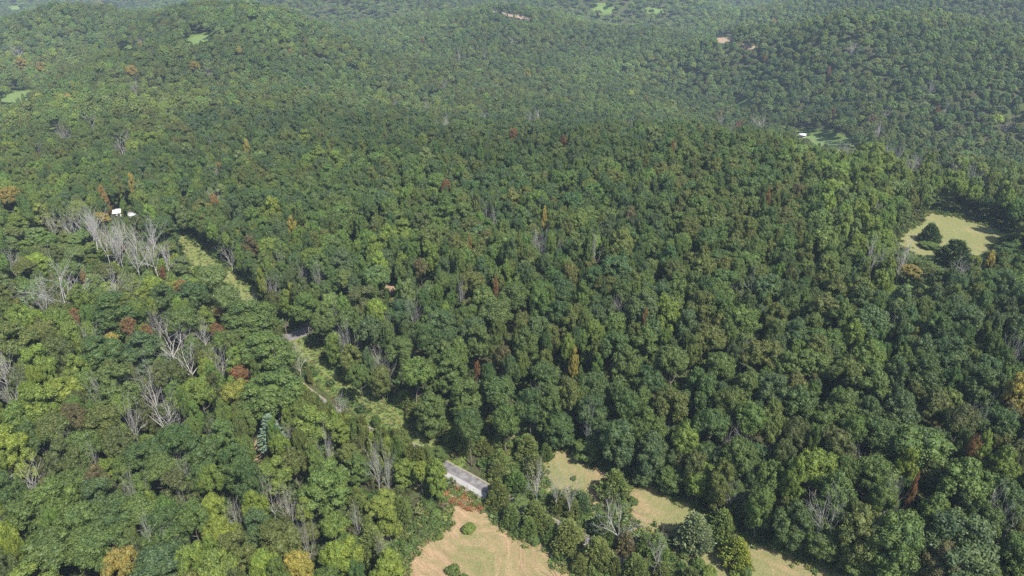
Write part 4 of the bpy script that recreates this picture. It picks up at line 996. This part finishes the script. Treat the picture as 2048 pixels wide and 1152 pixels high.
# ---------------------------------------------------------------- trees that stand as objects of their own
NAMES = {'broadleaf': 'broadleaf_tree', 'dead': 'dead_tree', 'cedar': 'cedar_tree', 'bush': 'bush', 'pine': 'pine_tree'}
PINE = pine_mesh('crown', 501); PINETRUNK = trunk_mesh('trunk', 502, 17, 1, .25, 0)
for t in TREES:
    k, v = t['var']; yaw = rnd.random() * 6.28
    if t['kind'] == 'bush':
        o = link(bpy.data.objects.new('bush', SCRUB[v])); o.scale = (t['R'] / 5,) * 2 + (t['H'] / 7.6,); o.location = (t['x'], t['y'], t['z']); o.rotation_euler.z = yaw; o['tint'] = t['tint']
        tag(o, t['label'], CATS['bush'], GROUPS['bush']); continue
    root = link(bpy.data.objects.new(NAMES[t['kind']], None)); root.empty_display_size = 1
    root.location = (t['x'], t['y'], t['z'] - .1); root.rotation_euler.z = yaw
    tag(root, t['label'], CATS[t['kind']], GROUPS[t['kind']])
    if k == 'B': cm, tm, R, zc, top = BROAD[v]
    elif k == 'T': cm, tm, R, zc, top = THIN[v]
    elif k == 'C': cm, tm, R, top = CEDAR[v], CEDTRUNK, 3.8, 11.0
    elif k == 'P': cm, tm, R, top = PINE, PINETRUNK, 4.5, 17.0
    else: tm, cm = DEAD[v]; R, top = (7.0 if v in (0, 1, 4) else 5.2), 17.0
    e = rnd.uniform(.93, 1.08)
    root.scale = (t['R'] / R * e, t['R'] / R / e, t['H'] / top)
    a = link(bpy.data.objects.new('trunk', tm), root)
    b = link(bpy.data.objects.new('bare_branches' if t['kind'] == 'dead' else 'crown', cm), root); b['tint'] = t['tint']
    if k in 'BTC': a['tint'] = t['tint']

# ---------------------------------------------------------------- buildings and small things
def box(T, x0, x1, y0, y1, z0, z1):
    k = T['k']; T['V'].append(np.array([(x, y, z) for z in (z0, z1) for y in (y0, y1) for x in (x0, x1)], float))
    T['F'].append(np.array([(0, 2, 3, 1), (4, 5, 7, 6), (0, 1, 5, 4), (2, 6, 7, 3), (0, 4, 6, 2), (1, 3, 7, 5)]) + k); T['k'] += 8
def newT(): return dict(V=[], F=[], k=0)
def fin(T, name, mat, parent=None): return link(bpy.data.objects.new(name, mesh(name, np.concatenate(T['V']), np.concatenate(T['F']), [mat])), parent)
def gable(L, Wd, z0, rise, over=.5, th=.18):
    V = []; F = []
    for s in (-1, 1):
        k = len(V); y1 = s * (Wd / 2 + over); ze = z0 - rise * over / (Wd / 2)
        for dz in (0, th):
            V += [(-L / 2 - over, 0, z0 + rise + dz), (L / 2 + over, 0, z0 + rise + dz), (L / 2 + over, y1, ze + dz), (-L / 2 - over, y1, ze + dz)]
        F += [[k + q for q in f] for f in ((0, 1, 2, 3), (4, 7, 6, 5), (0, 4, 5, 1), (1, 5, 6, 2), (2, 6, 7, 3), (3, 7, 4, 0))]
    return np.array(V, float), np.array(F)
def building(name, px, py, L, Wd, h, rise, yaw, roofmat, label, cat, doors=1, wins=2, open_end=False):
    x, y = hit(px, py, h * .8); r = link(bpy.data.objects.new(name, None)); r.location = (x, y, float(hgt(x, y)) - .1); r.rotation_euler.z = yaw; tag(r, label, cat)
    T = newT(); box(T, -L / 2, L / 2, -Wd / 2, Wd / 2, -.6, h)
    k = T['k']; T['V'].append(np.array([(s * L / 2, yy, zz) for s in (-1, 1) for yy, zz in ((-Wd / 2, h), (Wd / 2, h), (0, h + rise - .03))], float))
    wall = fin(T, 'wall', WALL_PAINT, r)
    me = wall.data
    V, F = gable(L, Wd, h, rise); rf = link(bpy.data.objects.new('roof', mesh('roof', V, F, [roofmat])), r)
    gv_ = np.array([(s * (L / 2 - .01), yy, zz) for s in (-1, 1) for yy, zz in ((-Wd / 2, h - .01), (Wd / 2, h - .01), (0, h + rise - .02))], float)
    link(bpy.data.objects.new('gable', mesh('gable', gv_, np.array([(0, 1, 2), (3, 5, 4)]), [WALL_PAINT])), r)
    T = newT(); box(T, -L * .12, L * .12, -Wd / 2 - .06, -Wd / 2 + .02, -.4, min(2.6, h * .8)); fin(T, 'door', DARK_OPENING, r)
    T = newT(); box(T, L / 2 - .02, L / 2 + .06, -Wd * .3, Wd * .3, -.4, h * .85); fin(T, 'opening' if open_end else 'window', DARK_OPENING, r)
    for s in (-1, 1):
        T = newT(); box(T, s * L * .32 - .5, s * L * .32 + .5, -Wd / 2 - .05, -Wd / 2 + .02, 1.0, 2.1); fin(T, 'window', DARK_OPENING, r)
    return r
building('barn', 1605, 270, 5.5, 4.0, 2.8, 1.0, radians(-25), WHITE_METAL, 'small white metal-roofed barn at the corner of the green pasture', 'barn', open_end=True)
building('house', 229, 425, 6.5, 4.6, 2.8, 1.2, radians(20), WHITE_METAL, 'white-roofed house half hidden by trees at left', 'house')
building('shed', 265, 430, 4.5, 3.5, 2.4, .9, radians(-15), ROOF_GREY, 'small grey-roofed shed beside the white-roofed house', 'shed')
def utility_pole(px, py, H, label):
    x, y = hit(px, py); r = link(bpy.data.objects.new('utility_pole', None)); r.location = (x, y, float(hgt(x, y)) - .2); r.rotation_euler.z = .7; tag(r, label, 'utility pole')
    T = Tubes(); T.add((0, 0, 0), (0, 0, H), .16, .1, 8); link(bpy.data.objects.new('pole', T.mesh('pole', WOOD_POLE)), r)
    T = newT(); box(T, -1.0, 1.0, -.06, .06, H - .9, H - .75); fin(T, 'crossarm', WOOD_POLE, r)
    for s in (-.85, .85):
        T = Tubes(); T.add((s, 0, H - .75), (s, 0, H - .55), .05, .03, 6); link(bpy.data.objects.new('insulator', T.mesh('insulator', STEEL)), r)
utility_pole(576, 684, 7.5, 'thin wooden utility pole beside the bare road patch at the bend')
# snag with two thin dark stems at the bottom edge of the meadow
x, y = hit(1118, 1166); r = link(bpy.data.objects.new('dead_sapling', None)); r.location = (x, y, float(hgt(x, y)) - .2); tag(r, 'thin dark forked snag of two bare stems in the mown meadow', 'dead sapling')
SNAG = plain('snag_bark', (.05, .035, .03), (.09, .065, .05), 3)
for a, b, c in (((0, 0, 0), (.35, 0, 3.2), (.5, .1, 7.0)), ((-.05, 0, 0), (-.9, .1, 3.0), (-1.9, .1, 5.4))):
    T = Tubes(); T.add(a, b, .1, .07, 6); T.add(b, c, .07, .03, 6); link(bpy.data.objects.new('stem', T.mesh('stem', SNAG)), r)
# low guard rail along the pale lane
gseg = smooth_path([tuple(p) for p in seg[4:-2:3]], 1.0)
T_ = np.gradient(gseg, axis=0); T_ /= np.linalg.norm(T_, axis=1)[:, None]; Nn = np.stack([-T_[:, 1], T_[:, 0]], 1); gl = gseg + Nn * ns * (W2 + .95)
r = link(bpy.data.objects.new('guard_rail', None)); r.location = (gl[0][0], gl[0][1], float(hgt(*gl[0]))); tag(r, 'low steel guard rail along the pale near lane of the road', 'guard rail')
base = np.array([gl[0][0], gl[0][1], float(hgt(*gl[0]))])
V = []; 
for q in gl:
    for dz in (.45, .75): V.append(np.array([q[0], q[1], float(hgt(*q)) + dz]) - base)
V = np.array(V); n = len(gl); V2 = V + np.repeat(Nn, 2, 0)[:, [0, 1, 1]] * np.array([.06, .06, 0]); VV = np.concatenate([V, V2]); I = np.arange(n) * 2; m2 = len(V)
F = np.concatenate([np.stack([I[:-1], I[1:], I[1:] + 1, I[:-1] + 1], 1), np.stack([I[:-1] + m2, I[:-1] + 1 + m2, I[1:] + 1 + m2, I[1:] + m2], 1), np.stack([I[:-1] + 1, I[1:] + 1, I[1:] + 1 + m2, I[:-1] + 1 + m2], 1)])
link(bpy.data.objects.new('rail', mesh('rail', VV, F, [STEEL])), r)
for q in gl[::4]:
    T = newT(); p = np.array([q[0], q[1], float(hgt(*q))]) - base; box(T, p[0] - .07, p[0] + .07, p[1] - .07, p[1] + .07, p[2] - .3, p[2] + .7); fin(T, 'post', STEEL, r)

# ---------------------------------------------------------------- haze
hm, nt, out = nodes('haze'); pv = nt.nodes.new('ShaderNodeVolumePrincipled'); pv.inputs['Color'].default_value = (.62, .80, 1, 1); pv.inputs['Density'].default_value = .00012; pv.inputs['Anisotropy'].default_value = .0
nt.links.new(pv.outputs[0], out.inputs['Volume'])
zlo, zhi = float(HH.min()) - 8, CAM_Z + 6
T = newT(); box(T, -17500, 17500, -16500, 19000, min(zlo, -45), zhi)
hz = fin(T, 'haze', hm); tag(hz, 'thin blue summer haze over the hills', kind='stuff')
